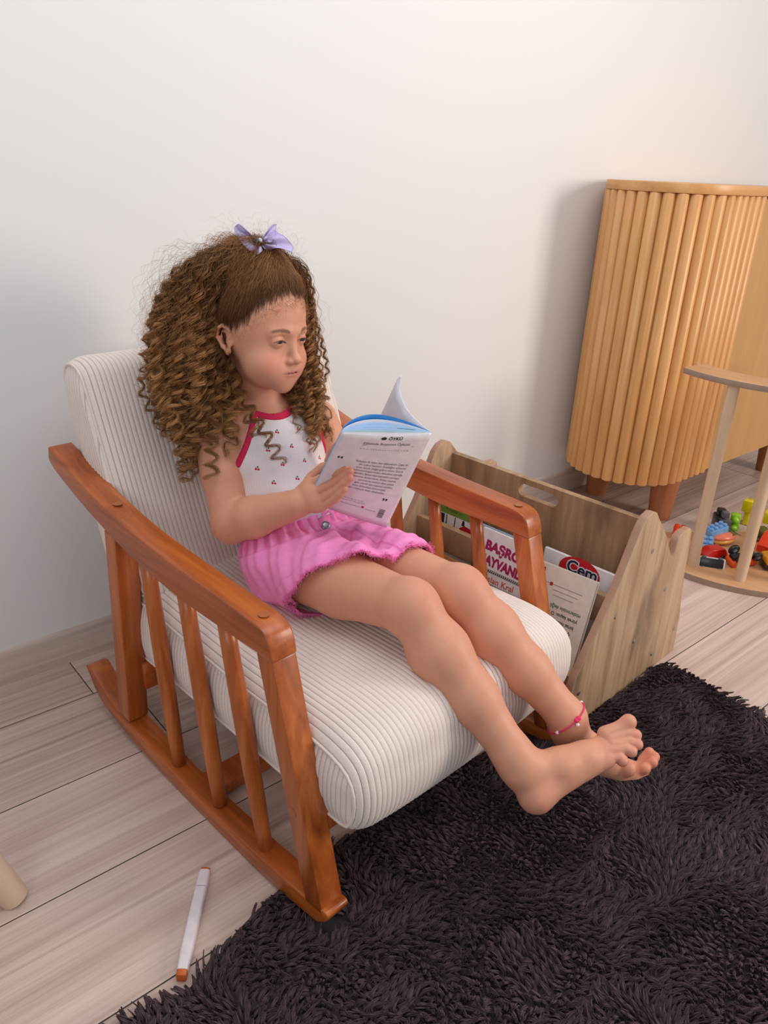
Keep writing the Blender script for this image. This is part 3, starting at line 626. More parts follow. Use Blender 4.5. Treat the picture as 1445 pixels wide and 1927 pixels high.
# orange truck upside down, wheels in the air
t = toy('toy_truck', 'orange toy truck overturned with large black wheels in the air', (2.235, .890, Z0+.002), -.42, .25, 0)
prof_body('body', t, p_or, [(-.040, .012), (-.034, .002), (.05, .004), (.052, .026), (.010, .026), (.000, .020), (-.020, .030), (-.038, .022)], -.02, .02)
bx('chassis', t, p_black, -.036, .052, -.012, .012, .026, .036, .002)
for (x, y, r) in ((-.018, -.020, .018), (-.018, .020, .018), (.040, -.020, .015), (.040, .020, .015)): wheel(t, p_black, x, y, .042, r, .011)
bm = bmesh.new(); add_tube(bm, [(-.045, -.022, .004), (-.02, -.030, .006), (.010, -.026, .008), (.02, -.022, .014)], .0018, 8); bobj('yellow_trim', bm, p_amber, t, smooth=True)
# orange-red bucket
t = toy('toy_bucket', 'orange-red toy tipper bucket behind the yellow jeep', (2.395, .875, Z0+.012), .2)
prof_body('tipper', t, p_redor, [(-.05, .004), (-.055, .030), (.01, .052), (.05, .046), (.04, .004)], -.024, .024, .003)
# yellow jeep
t = toy('toy_car', 'amber yellow toy jeep with black windows beside the second post', (2.330, .790, Z0), -.80, 0, 0, 'toy car')
prof_body('body', t, p_amber, [(-.048, .012), (-.050, .030), (-.026, .034), (-.018, .052), (.042, .052), (.048, .030), (.048, .012)], -.023, .023, .004)
bx('bumper', t, p_black, -.053, .050, -.024, .024, .006, .014, .003)
bx('windscreen', t, p_win, -.0255, -.0195, -.018, .018, .037, .049, .001); bx('side_window', t, p_win, -.012, .034, -.0238, .0238, .036, .047, .001)
for (x, y) in ((-.030, -.022), (.030, -.022), (-.030, .022), (.030, .022)): wheel(t, p_black, x, y, .0105, .0105, .008)
t.scale = (1.35, 1.35, 1.35)
# orange-red brick on the floor by the cabinet leg
t = toy('toy_brick', 'orange-red toy brick on the floor by the front leg of the slatted cabinet', (2.262, 1.108, .0), .5, 0, 0, 'toy brick')
bx('body', t, p_redor, -.026, .026, -.020, .020, 0, .046, .003)
for (i, j) in ((0, 0), (1, 0), (0, 1), (1, 1)):
    bm = bmesh.new(); add_lathe(bm, [(.0085, .046), (.0085, .056), (.0075, .057)], (-.012+.024*i, -.010+.020*j, 0), 16); bobj('stud', bm, p_redor, t, auto=50)

# ================================================================ marker on the floor
m_mw = plain('marker_white', (226, 216, 220), .35, coat=.2); m_mo = plain('marker_orange', (196, 92, 30), .4)
a0 = Vector((.409, .881, .0)); a1 = Vector((.2905, .7335, .0)); d = (a1-a0); Lm = d.length; ang = math.atan2(d.y, d.x)
mk = thing('marker_pen', 'white square-barrelled marker with orange ends lying on the floor at the rug edge', 'marker', a0, ang)
def sqtube(name, mat, secs, parent):
    bm = bmesh.new(); rings = []
    for (x, hw) in secs:
        pts = rounded(0, hw, hw*2, hw*2, hw*.45, 4); rings.append([bm.verts.new((x, p, q)) for p, q in pts])
    n = len(rings[0])
    for i in range(len(rings)-1):
        for k in range(n): bm.faces.new((rings[i][k], rings[i][(k+1) % n], rings[i+1][(k+1) % n], rings[i+1][k]))
    bm.faces.new(rings[0]); bm.faces.new(rings[-1][::-1]); recalc(bm); return bobj(name, bm, mat, parent, auto=50)
sqtube('end_plug', m_mo, [(0, .0070), (.001, .0078), (.005, .0080)], mk)
sqtube('cap', m_mw, [(.005, .0082), (.020, .0090), (.0385, .0092)], mk)
sqtube('ring', plain('grey_ring', (110, 108, 112), .5), [(.0385, .0086), (.0397, .0086)], mk)
sqtube('barrel', m_mw, [(.0397, .0092), (.09, .0094), (.150, .0092), (.180, .0080)], mk)
sqtube('end_plug', m_mo, [(.180, .0078), (Lm-.001, .0074), (Lm, .0068)], mk)

# ================================================================ small stool at the left edge
m_birch = wood('pale_birch', (206, 176, 150), (216, 188, 162), (226, 200, 176), grain=(40, 40, 5), rough=.45, contrast=(.3, .72), bump=.04)
sb = Vector((-.052, 1.098, 0)); st = thing('stool', 'pale birch stool with round legs, only one leg in view at the left edge', 'stool', sb)
bm = bmesh.new(); add_lathe(bm, [(.14, .27), (.146, .274), (.146, .292), (.142, .296)], (0, 0, 0), 40); bobj('seat', bm, m_birch, st, auto=40)
for (dx, dy) in ((.198, -.075), (-.075, -.198), (-.198, .075), (.075, .198)):
    p0 = Vector((dx, dy, 0)); p1 = Vector((dx*.55, dy*.55, .272)); pts = [p0+(p1-p0)*k/6 for k in range(7)]
    bm = bmesh.new(); add_tube(bm, [p0+Vector((0, 0, .004))]+pts[1:], [.0215, .024, .0245, .0245, .0245, .024, .0235], 24); bobj('leg', bm, m_birch, st, auto=50)
# ================================================================ the dark shaggy rug
m_rug, nt, b = newmat('charcoal_pile'); N = nt.nodes.new; L = nt.links.new
at = N('ShaderNodeAttribute'); at.attribute_name = 'Col'; L(at.outputs['Color'], b.inputs['Base Color']); b.inputs['Roughness'].default_value = .9; b.inputs['Specular IOR Level'].default_value = .12; b.inputs['Sheen Weight'].default_value = .10; b.inputs['Sheen Tint'].default_value = (.9, .75, .75, 1)
m_rugb = plain('rug_backing', (50, 42, 46), .95)
EDGE = [(.095, .695), (.20, .727), (.29, .712), (.35, .732), (.39, .750), (.44, .764), (.55, .790), (.64, .793), (.80, .800), (1.0, .795), (1.15, .775), (1.215, .735), (1.40, .738), (1.56, .752), (1.590, .742), (1.602, .67), (1.578, .47), (1.56, .20), (1.55, -.25), (.10, -.25), (.085, .3)]
RC = Vector((.82, .25, 0)); rug = thing('rug', 'dark charcoal shaggy rug spread on the floor under the rocking chair front', 'rug', RC)
bm = bmesh.new(); add_prism(bm, EDGE, lambda p, q, t: (p-RC.x, q-RC.y, t), .0006, .006); bobj('backing', bm, m_rugb, rug)
def inside(x, y, poly):
    c = np.zeros(len(x), bool); n = len(poly)
    for i in range(n):
        x0, y0 = poly[i]; x1, y1 = poly[(i+1) % n]
        if y0 == y1: continue
        k = ((y0 > y) != (y1 > y)) & (x < (x1-x0)*(y-y0)/(y1-y0)+x0); c ^= k
    return c
rng = np.random.default_rng(5)
def vnoise(x, y, s, seed):
    r2 = np.random.default_rng(seed); g = r2.random((64, 64)); X = x*s; Y = y*s; i = np.floor(X).astype(int); j = np.floor(Y).astype(int); fx = X-i; fy = Y-j; fx = fx*fx*(3-2*fx); fy = fy*fy*(3-2*fy)
    G = lambda a, b_: g[a % 64, b_ % 64]
    return (G(i, j)*(1-fx)+G(i+1, j)*fx)*(1-fy)+(G(i, j+1)*(1-fx)+G(i+1, j+1)*fx)*fy
def tufts(sp, x0, x1, y0, y1, seed):
    rg = np.random.default_rng(seed)
    gx, gy = np.meshgrid(np.arange(x0, x1, sp), np.arange(y0, y1, sp)); x = gx.ravel()+rg.uniform(-.5, .5, gx.size)*sp; y = gy.ravel()+rg.uniform(-.5, .5, gx.size)*sp
    k = inside(x, y, EDGE); x, y = x[k], y[k]
    # keep the pile out of the rocker tips and the legs of the rack
    c, s = math.cos(TH), math.sin(TH); u = c*x+s*y; v = -s*x+c*y
    k = ~((v > .60) & (v < .80) & (((u > .545) & (u < .597)) | ((u > 1.163) & (u < 1.216))))
    return x[k], y[k], rg
def pile(x, y, rg, length, rad, rings=4, cell=.0088):
    """woolly locks: every fibre leans into the tip of the lock it belongs to"""
    n = len(x); gi = np.floor(x/cell).astype(int); gj = np.floor(y/cell).astype(int)
    def ctr(i, j):
        h = np.sin(i*127.1+j*311.7)*43758.5453; h2 = np.sin(i*269.5+j*183.3)*43758.5453; return (i+.15+.7*(h-np.floor(h)))*cell, (j+.15+.7*(h2-np.floor(h2)))*cell
    best = np.full(n, 9.); cx = np.zeros(n); cy = np.zeros(n); ci = np.zeros(n)
    for a in (-1, 0, 1):
        for b_ in (-1, 0, 1):
            px, py = ctr(gi+a, gj+b_); d = (px-x)**2+(py-y)**2; m = d < best; best[m] = d[m]; cx[m] = px[m]; cy[m] = py[m]; ci[m] = ((gi+a)*7919+(gj+b_)*104729)[m]
    hs = np.sin(ci*12.9898)*43758.5453; hs = hs-np.floor(hs); h3 = np.sin(ci*78.233)*12543.123; h3 = h3-np.floor(h3)
    ang = 2*PI*(vnoise(cx, cy, 7, 1)*1.2+vnoise(cx, cy, 28, 2)*.5)+(hs-.5)*2.4
    lean = .45+.55*h3; Ln = length*(.72+.5*vnoise(cx, cy, 22, 5)+.25*hs)*rg.uniform(.85, 1.05, n); dx, dy = np.cos(ang), np.sin(ang); ph = rg.uniform(0, 2*PI, n)
    V = np.zeros((n, rings, 3, 3), np.float32)
    for r in range(rings):
        tt = r/(rings-1); pull = .62*tt**.8; out = Ln*lean*tt**1.7
        X = x+(cx-x)*pull+dx*out-dy*.0022*math.sin(tt*4)*(hs-.5)*4; Y = y+(cy-y)*pull+dy*out+dx*.0022*math.sin(tt*4)*(hs-.5)*4; Zz = .005+Ln*(tt-.30*lean*tt*tt)
        w_ = rad*(1.15-.35*tt)*(1 if r < rings-1 else .7)
        for k in range(3):
            a = ph+2*PI*k/3; V[:, r, k, 0] = X+np.cos(a)*w_-RC.x; V[:, r, k, 1] = Y+np.sin(a)*w_-RC.y; V[:, r, k, 2] = Zz
    base = np.arange(n)*(rings*3); q = []
    for r in range(rings-1):
        for k in range(3): q.append(np.stack([base+r*3+k, base+r*3+(k+1) % 3, base+(r+1)*3+(k+1) % 3, base+(r+1)*3+k], 1))
    tone = np.clip(.35*rg.uniform(0, 1, n)+.35*hs+.4*vnoise(x, y, 12, 8), 0, 1)
    A = np.array(lin((50, 38, 42))[:3]); B_ = np.array(lin((100, 80, 82))[:3]); col = A[None]+(B_-A)[None]*tone[:, None]
    return V.reshape(-1, 3), np.concatenate(q), np.repeat(col, rings*3, 0)
x, y, rg = tufts(.0031, .08, 1.61, .18, .80, 11)
V, F, C = pile(x, y, rg, .0165, .0014)
tag(np_mesh('pile', V, F, m_rug, rug, True, C), kind='stuff')
x, y, rg = tufts(.009, .08, 1.61, -.26, .182, 12)
V, F, C = pile(x, y, rg, .022, .0034, 4)
tag(np_mesh('pile', V, F, m_rug, rug, True, C), kind='stuff')
# ================================================================ joints of the girl, in the chair frame (across, back, up) in metres
RF_HEEL = [(0.865, 0.467, 0.193)]
RF_MID = [(0.916, 0.459, 0.228), (0.956, 0.44, 0.233)]
RF_BALL = [(0.997, 0.438, 0.238), (0.994, 0.424, 0.236), (0.983, 0.416, 0.229)]
RF_T1 = [(1.011, 0.437, 0.251), (1.034, 0.424, 0.259), (1.046, 0.418, 0.269)]
RF_T2 = [(1.008, 0.425, 0.249), (1.033, 0.411, 0.256), (1.042, 0.4, 0.255)]
RF_T3 = [(1.001, 0.418, 0.246), (1.026, 0.402, 0.249), (1.034, 0.391, 0.246)]
RF_T4 = [(0.992, 0.416, 0.242), (1.013, 0.401, 0.244), (1.019, 0.392, 0.239)]
RF_T5 = [(0.982, 0.415, 0.235), (0.997, 0.403, 0.235), (1.0, 0.396, 0.229)]
LF_HEEL = [(1.021, 0.492, 0.166)]
LF_MID = [(1.034, 0.474, 0.182), (1.059, 0.448, 0.158)]
LF_BALL = [(1.077, 0.424, 0.132), (1.098, 0.412, 0.129), (1.116, 0.406, 0.129)]
LF_T1 = [(1.073, 0.424, 0.141), (1.076, 0.414, 0.153)]
LF_T2 = [(1.103, 0.408, 0.136), (1.106, 0.396, 0.147)]
LF_T3 = [(1.114, 0.404, 0.137), (1.124, 0.392, 0.153)]
LF_T4 = [(1.124, 0.405, 0.14), (1.137, 0.395, 0.155)]
LF_T5 = [(1.126, 0.411, 0.144), (1.138, 0.406, 0.158)]
RH_WRIST = [(0.777, 0.957, 0.559)]
RH_MCP = [(0.798, 0.942, 0.597), (0.794, 0.926, 0.587), (0.794, 0.916, 0.576), (0.795, 0.911, 0.565)]
RH_F1 = [(0.806, 0.908, 0.621), (0.809, 0.888, 0.635), (0.813, 0.876, 0.642)]
RH_F2 = [(0.806, 0.891, 0.614), (0.809, 0.874, 0.629), (0.813, 0.864, 0.639)]
RH_F3 = [(0.802, 0.884, 0.602), (0.806, 0.869, 0.619), (0.81, 0.861, 0.629)]
RH_F4 = [(0.799, 0.885, 0.586), (0.801, 0.874, 0.599), (0.804, 0.867, 0.609)]
RH_TH = [(0.795, 0.961, 0.576), (0.815, 0.962, 0.598), (0.823, 0.944, 0.619), (0.823, 0.924, 0.63)]
BOW_C = [(0.834, 1.124, 0.969)]
BOW_L = [(0.834, 1.124, 0.969), (0.819, 1.133, 0.984), (0.817, 1.158, 0.996), (0.817, 1.174, 0.994), (0.807, 1.157, 0.984), (0.801, 1.13, 0.97), (0.804, 1.108, 0.958), (0.811, 1.099, 0.955), (0.821, 1.101, 0.962)]
BOW_R = [(0.834, 1.124, 0.969), (0.853, 1.13, 0.984), (0.869, 1.137, 0.996), (0.875, 1.133, 0.999), (0.865, 1.12, 0.988), (0.865, 1.099, 0.981), (0.868, 1.082, 0.97), (0.861, 1.074, 0.959), (0.845, 1.078, 0.965), (0.832, 1.091, 0.964), (0.824, 1.099, 0.963)]
BK = [(0.778, 0.848, 0.716), (0.918, 0.784, 0.704), (0.91, 0.869, 0.505), (0.796, 0.95, 0.561)]
BK_TOP2 = [(0.918, 0.784, 0.704), (0.919, 0.813, 0.714), (0.922, 0.842, 0.726), (0.93, 0.866, 0.741), (0.939, 0.883, 0.757), (0.95, 0.89, 0.773)]
# ================================================================ smooth solid modelling of the figure: distance fields -> one continuous surface
BIG = 1e3
def smin(a, b_, k):
    if k <= 0: return np.minimum(a, b_)
    h = np.maximum(k-np.abs(a-b_), 0)/k; return np.minimum(a, b_)-h*h*k*.25
def smax(a, b_, k): return -smin(-a, -b_, k)
class Prim:
    def __init__(s, fn, lo, hi, k=.004, op='u'): s.fn = fn; s.lo = np.array(lo, float); s.hi = np.array(hi, float); s.k = k; s.op = op
def capsule(a, b_, ra, rb, k=.004, op='u', flat=None):
    """tapered capsule; flat=(axis, factor) squashes it along a direction"""
    a = np.array(a, float); b_ = np.array(b_, float); ab = b_-a; L2 = max(ab@ab, 1e-12); R = max(ra, rb)
    if flat is not None: fx = np.array(flat[0], float); fx /= np.linalg.norm(fx); ff = flat[1]
    def fn(P):
        pa = P-a; t = np.clip(pa@ab/L2, 0, 1); q = pa-t[..., None]*ab; r = ra+(rb-ra)*t
        if flat is not None:
            c = q@fx; q = q+(c*(1/ff-1))[..., None]*fx
            d = np.linalg.norm(q, axis=-1)-r
            return d*np.where(d > 0, 1, 1)*ff if ff < 1 else d
        return np.linalg.norm(q, axis=-1)-r
    return Prim(fn, np.minimum(a, b_)-R, np.maximum(a, b_)+R, k, op)
def ellipsoid(c, r, axes=None, k=.004, op='u'):
    c = np.array(c, float); r = np.array(r, float); A = np.eye(3) if axes is None else np.array(axes, float); R = r.max()
    def fn(P):
        q = (P-c)@A.T; k0 = np.linalg.norm(q/r, axis=-1); k1 = np.linalg.norm(q/(r*r), axis=-1)
        return k0*(k0-1)/np.maximum(k1, 1e-6)
    return Prim(fn, c-R, c+R, k, op)
def chain(pts, rad, k=.004, op='u', flat=None): return [capsule(pts[i], pts[i+1], rad[i], rad[i+1], k, op, flat) for i in range(len(pts)-1)]
class Field:
    """groups of primitives blended inside the group, then joined with the group's own k"""
    def __init__(s, groups): s.groups = groups
    def __call__(s, P, lo=None, hi=None):
        """P (...,n,3); lo/hi optional block bounds (nb,3) to skip far primitives"""
        out = None
        for kg, prims in s.groups:
            d = np.full(P.shape[:-1], BIG, np.float32)
            for p in prims:
                if lo is None:
                    v = p.fn(P); d = smin(d, v, p.k) if p.op == 'u' else smax(d, -v, p.k)
                else:
                    m = np.all((hi > p.lo-p.k*1.8-.012) & (lo < p.hi+p.k*1.8+.012), axis=1)
                    if not m.any(): continue
                    v = p.fn(P[m]).astype(np.float32); d[m] = smin(d[m], v, p.k) if p.op == 'u' else smax(d[m], -v, p.k)
            out = d if out is None else smin(out, d, kg)
        return out
def surface(field, lo, hi, h, post=None):
    """sparse surface nets: returns verts, quads"""
    lo = np.array(lo, float); hi = np.array(hi, float); B = 8; C = h*B
    nb = np.ceil((hi-lo)/C).astype(int)
    g = np.stack(np.meshgrid(*[np.arange(n) for n in nb], indexing='ij'), -1).reshape(-1, 3)
    keep = []
    for i in range(0, len(g), 200000):
        gb = g[i:i+200000]; blo = lo+gb*C; bhi = blo+C; cen = (blo+bhi)/2
        d = field(cen[:, None, :], blo, bhi)[:, 0]
        if post is not None: d = post(cen[:, None, :], d[:, None])[:, 0]
        keep.append(gb[np.abs(d) < C*1.9])
    g = np.concatenate(keep); off = np.stack(np.meshgrid(*[np.arange(B+1)]*3, indexing='ij'), -1).reshape(-1, 3)
    Vs, Ids, Qs = [], [], []
    N = nb*B+2
    def cid(c): return (c[..., 0].astype(np.int64)*N[1]+c[..., 1])*N[2]+c[..., 2]
    for i in range(0, len(g), 1500):
        gb = g[i:i+1500]; blo = lo+gb*C
        P = (blo[:, None, :]+off[None]*h).astype(np.float32)
        d = field(P, blo, blo+C)
        if post is not None: d = post(P, d)
        d = d.reshape(-1, B+1, B+1, B+1)
        s = d < 0; cnt = 0; c8 = []
        for dx in (0, 1):
            for dy in (0, 1):
                for dz in (0, 1):
                    c8.append(((dx, dy, dz), d[:, dx:B+dx, dy:B+dy, dz:B+dz])); cnt = cnt+(c8[-1][1] < 0)
        act = (cnt > 0) & (cnt < 8)
        ib, ix, iy, iz = np.nonzero(act)
        if not len(ib): continue
        acc = np.zeros((len(ib), 3)); w_ = np.zeros(len(ib)); dd = {o: a[act] for o, a in c8}
        for o1 in dd:
            for ax in range(3):
                if o1[ax] == 0:
                    o2 = list(o1); o2[ax] = 1; o2 = tuple(o2); a, b_ = dd[o1], dd[o2]; m = (a < 0) != (b_ < 0)
                    t = np.where(m, a/np.where(m, a-b_, 1), 0); p = np.zeros((len(ib), 3)); p[:] = o1; p[:, ax] += t
                    acc += p*m[:, None]; w_ += m
        cell = gb[ib]*B+np.stack([ix, iy, iz], 1)
        Vs.append(lo+(cell+acc/w_[:, None])*h); Ids.append(cid(cell))
        for ax in range(3):
            o = [0, 0, 0]; o[ax] = 1
            a = s[:, :B, :B, :B]; b_ = s[:, o[0]:B+o[0], o[1]:B+o[1], o[2]:B+o[2]]
            jb, jx, jy, jz = np.nonzero(a != b_)
            if not len(jb): continue
            c = gb[jb]*B+np.stack([jx, jy, jz], 1); sg = a[jb, jx, jy, jz]
            e1 = np.zeros(3, int); e2 = np.zeros(3, int); e1[(ax+1) % 3] = 1; e2[(ax+2) % 3] = 1
            q = np.stack([cid(c-e1-e2), cid(c-e2), cid(c), cid(c-e1)], 1); q[~sg] = q[~sg][:, ::-1]; Qs.append(q)
    V = np.concatenate(Vs); I = np.concatenate(Ids); Q = np.concatenate(Qs)
    o = np.argsort(I); I = I[o]; V = V[o]
    pos = np.searchsorted(I, Q); pos = np.clip(pos, 0, len(I)-1); ok = (I[pos] == Q).all(1)
    return V, pos[ok]
def keep_largest(V, Q, n_min=400):
    """drop tiny loose islands"""
    lab = np.arange(len(V))
    for _ in range(400):
        m = lab[Q].min(1); new = lab.copy(); np.minimum.at(new, Q.ravel(), np.repeat(m, 4)); new = new[new]
        if (new == lab).all(): break
        lab = new
    u, c = np.unique(lab, return_counts=True); good = set(u[c >= n_min]); gm = np.isin(lab, list(good))
    Q = Q[gm[Q].all(1)]; idx = -np.ones(len(V), int); used = np.unique(Q); idx[used] = np.arange(len(used)); return V[used], idx[Q]
# ---------------------------------------------------------------- the girl: skeleton
def vec(p): return np.array(p, float)
psi, tht, rol = math.radians(9.3), math.radians(2.0), math.radians(-3.5)
Hf = vec((math.sin(psi)*math.cos(tht), -math.cos(psi)*math.cos(tht), -math.sin(tht))); _l = vec((math.cos(psi), math.sin(psi), 0)); _t = np.cross(Hf, _l)
Hl = math.cos(rol)*_l+math.sin(rol)*_t; Ht = -math.sin(rol)*_l+math.cos(rol)*_t
H0 = vec((.830, 1.130, .818)); HS = 1.035e-3
HA = np.array([Hl, Hf, Ht])
def hp(x, y, z): return H0+HS*(x*Hl+y*Hf+z*Ht)
def hr(*r): return np.array(r)*HS
def to_head(P): return ((P-H0)@HA.T)/HS
def he(c, r, k, op='u', rot=None):
    A = HA if rot is None else rot@HA
    return ellipsoid(hp(*c), hr(*r), A, k*HS, op)
def hc(a, b_, ra, rb, k, op='u'): return capsule(hp(*a), hp(*b_), ra*HS, rb*HS, k*HS, op)
def hch(pts, rad, k, op='u'): return [hc(pts[i], pts[i+1], rad[i], rad[i+1], k, op) for i in range(len(pts)-1)]
def rotz(d): a = math.radians(d); return np.array([[math.cos(a), math.sin(a), 0], [-math.sin(a), math.cos(a), 0], [0, 0, 1]])
def rotx(d): a = math.radians(d); return np.array([[1, 0, 0], [0, math.cos(a), math.sin(a)], [0, -math.sin(a), math.cos(a)]])
NECK = vec((.852, 1.146, .672))
SR, SL = vec((.748, 1.165, .638)), vec((.972, 1.132, .632))
ER, WR = vec((.724, 1.083, .490)), vec(RH_WRIST[0])
EL, WL = vec((.990, 1.05, .500)), vec((.935, .925, .565))
HR_, KR, AR = vec((.797, 1.015, .412)), vec((.815, .715, .446)), vec((.856, .513, .25))
HL_, KL, AL = vec((.905, 1.010, .408)), vec((.922, .700, .440)), vec((1.006, .508, .246))
mix = lambda a, b_, t: a*(1-t)+b_*t
head = [he((0, -14, 42), (73, 88, 84), 10), he((0, 20, -8), (60, 57, 60), 22), he((0, 30, -50), (50, 47, 39), 20), he((0, 62, -78), (17, 14, 14), 14),
        he((33, 44, -38), (29, 30, 29), 16), he((-33, 44, -38), (29, 30, 29), 16),
        he((0, 7, 34), (64, 69, 70), 25)]
for s in (-1, 1):
    head += [hc((s*10, 76, 15), (s*36, 66, 14), 5, 5, 14)]
    head += [he((s*28, 88, 0), (16, 13, 12), 12, 's')]
head += [hc((0, 74, 6), (0, 85, -24), 5.5, 7.0, 9), he((0, 89, -29), (8.6, 8.2, 7.6), 6), he((9, 82, -32), (5.6, 7, 5.2), 4.5), he((-9, 82, -32), (5.6, 7, 5.2), 4.5),
         he((5.2, 87, -38.5), (2.5, 3.2, 2.2), 2.5, 's'), he((-5.2, 87, -38.5), (2.5, 3.2, 2.2), 2.5, 's'),
         he((0, 63, -55), (34, 16, 21), 16), hc((0, 84, -42), (0, 84.5, -49), 1.6, 1.6, 3, 's')]
head += hch([(-19, 71.5, -53), (-8, 79.2, -51.0), (-2.5, 80.6, -50.2), (0, 80.4, -50.8), (2.5, 80.6, -50.2), (8, 79.2, -51.0), (19, 71.5, -53)], [1.2, 2.1, 2.3, 2.1, 2.3, 2.1, 1.2], 3)
head += hch([(-15, 73.5, -55.2), (-7, 78.4, -56.8), (7, 78.4, -56.8), (15, 73.5, -55.2)], [1.2, 2.2, 2.2, 1.2], 5)
head += hch([(-27, 62.0, -52.2), (-18, 73.4, -53.0), (-9, 81.4, -53.3), (0, 83.8, -53.5), (9, 81.4, -53.3), (18, 73.4, -53.0), (27, 62.0, -52.2)], [.7, .9, 1.2, 1.3, 1.2, .9, .7], 1.6, 's')
# eyelids over the eyeballs, gaze down
for s in (-1, 1):
    ec = (s*28, 63.5, 1)
    head += [he(ec, (14.4, 14.4, 14.4), 2.2)]
    # slit between the lids
    head += hch([(s*28-12.5, 74.5, -1.6), (s*28-4, 79.0, -.2), (s*28+4, 79.0, -.2), (s*28+12.5, 74.5, -1.6)], [1.6, 3.9, 3.9, 1.6], .6, 's')
    head += hch([(s*28-12.5, 71.5, 6.5), (s*28-4, 76.6, 9.8), (s*28+5, 76.6, 9.8), (s*28+12.5, 71.5, 6.5)], [.3, .6, .6, .3], 2.0, 's')
# ears
for s in (-1, 1):
    head += hch([(s*66, 2, -2), (s*71, 0, 10), (s*75, -10, 16), (s*78, -19, 10), (s*77, -20, -4), (s*73, -10, -20), (s*69, -2, -24)], [2.6, 2.8, 3.0, 3.0, 2.9, 2.8, 3.2], 3)
    head += [he((s*68, -3, -26), (4.5, 6.5, 7), 4), he((s*69, -9, -5), (5, 10, 17), 4), he((s*76, -7, -6), (4.5, 6, 9), 3, 's'), hc((s*65, 4, -10), (s*68, 1, -17), 3.2, 3, 3)]
chin_neck = hp(0, -12, -55)
torso = [capsule(chin_neck, NECK+vec((0, .004, -.01)), .037, .037, .018), capsule(mix(SR, NECK, .38)+vec((0, .0, .010)), mix(SL, NECK, .38)+vec((0, 0, .010)), .030, .030, .03),
         capsule(SR+vec((.018, 0, -.004)), SL+vec((-.018, 0, -.004)), .036, .036, .03),
         ellipsoid((.856, 1.128, .580), (.108, .072, .095), None, .04), ellipsoid((.856, 1.085, .490), (.096, .072, .090), None, .04), ellipsoid((.853, 1.045, .425), (.108, .080, .066), None, .03),
         ellipsoid((.860, 1.035, .480), (.07, .05, .06), None, .03)]
armR = [capsule(SR, mix(SR, ER, .45), .0375, .036, .02)]+[capsule(mix(SR, ER, .45), ER, .036, .033, .01), capsule(ER, mix(ER, WR, .35), .0335, .0375, .014), capsule(mix(ER, WR, .35), WR, .0370, .0255, .01)]
armL = [capsule(SL, mix(SL, EL, .45), .0375, .036, .02), capsule(mix(SL, EL, .45), EL, .036, .032, .01), capsule(EL, mix(EL, WL, .35), .0325, .036, .014), capsule(mix(EL, WL, .35), WL, .036, .025, .01)]
def hand(W, MCP, FS, TH, side):
    """palm from wrist to the four knuckles, fingers with three phalanges each, thumb from the side of the palm"""
    W = vec(W); M = [vec(m) for m in MCP]; pr = []
    rk = [.0098, .0098, .0094, .0088]
    for i, m in enumerate(M): pr.append(capsule(mix(W, m, .12), m, .0135, rk[i], .010))
    for i in range(3): pr.append(capsule(mix(W, M[i], .75), mix(W, M[i+1], .75), .0115, .0110, .010))
    fr = [(.0086, .0078, .0071, .0062), (.0086, .0078, .0071, .0062), (.0084, .0075, .0068, .0060), (.0078, .0069, .0063, .0056)]
    groups = []
    for i, f in enumerate(FS):
        pts = [mix(W, M[i], .9), M[i]]+[vec(p) for p in f]; r = fr[i]
        groups.append([capsule(pts[0], pts[1], .0098, r[0]+.0006, .004), capsule(pts[1], pts[2], r[0], r[1], .003), capsule(pts[2], pts[3], r[1], r[2], .002), capsule(pts[3], pts[4], r[2], r[3], .002)])
    t = [vec(p) for p in TH]
    pr += [capsule(mix(W, t[0], .4), t[0], .014, .0135, .008), capsule(t[0], t[1], .0135, .0105, .006)]
    groups.append([capsule(t[0], t[1], .0115, .0100, .003), capsule(t[1], t[2], .0100, .0088, .002), capsule(t[2], t[3], .0088, .0072, .002)])
    return pr, groups
palmR, fingR = hand(WR, RH_MCP, [RH_F1, RH_F2, RH_F3, RH_F4], RH_TH, 1)
# the left hand holds the other half of the book from the far side
MCPL = [(.955, .905, .625), (.968, .890, .612), (.975, .880, .595), (.978, .875, .577)]
FL = [[(.958, .868, .643), (.948, .845, .647), (.938, .830, .645)], [(.972, .850, .628), (.962, .828, .630), (.950, .815, .628)], [(.978, .843, .608), (.970, .822, .610), (.958, .810, .608)], [(.980, .845, .587), (.973, .828, .588), (.963, .818, .587)]]
THL = [(.925, .915, .600), (.915, .900, .628), (.910, .880, .645), (.908, .865, .652)]
sh_ = vec((-.030, .086, -.004)); MCPL = [vec(p)+sh_ for p in MCPL]; FL = [[vec(p)+sh_ for p in f] for f in FL]; THL = [vec(p)+sh_ for p in THL]; WL = WL+vec((-.010, .070, 0))
palmL, fingL = hand(WL, MCPL, FL, THL, -1)
def leg(Hh, K, A, heel, s):
    d = (A-K)/np.linalg.norm(A-K); back = vec((0, .3, -1)); back /= np.linalg.norm(back)
    g = [capsule(Hh, mix(Hh, K, .5), .063, .0575, .02), capsule(mix(Hh, K, .5), mix(Hh, K, .93), .0575, .0445, .02), ellipsoid(K+vec((0, -.004, .004)), (.043, .044, .044), None, .02),
         capsule(K, mix(K, A, .3), .041, .0455, .02), capsule(mix(K, A, .3), mix(K, A, .62), .0455, .0385, .02), capsule(mix(K, A, .62), A, .0385, .0300, .02),
         ellipsoid(mix(K, A, .28)+vec((0, .010, -.012)), (.040, .045, .045), None, .02)]
    return g
legR = leg(HR_, KR, AR, None, -1); legL = leg(HL_, KL, AL, None, 1)
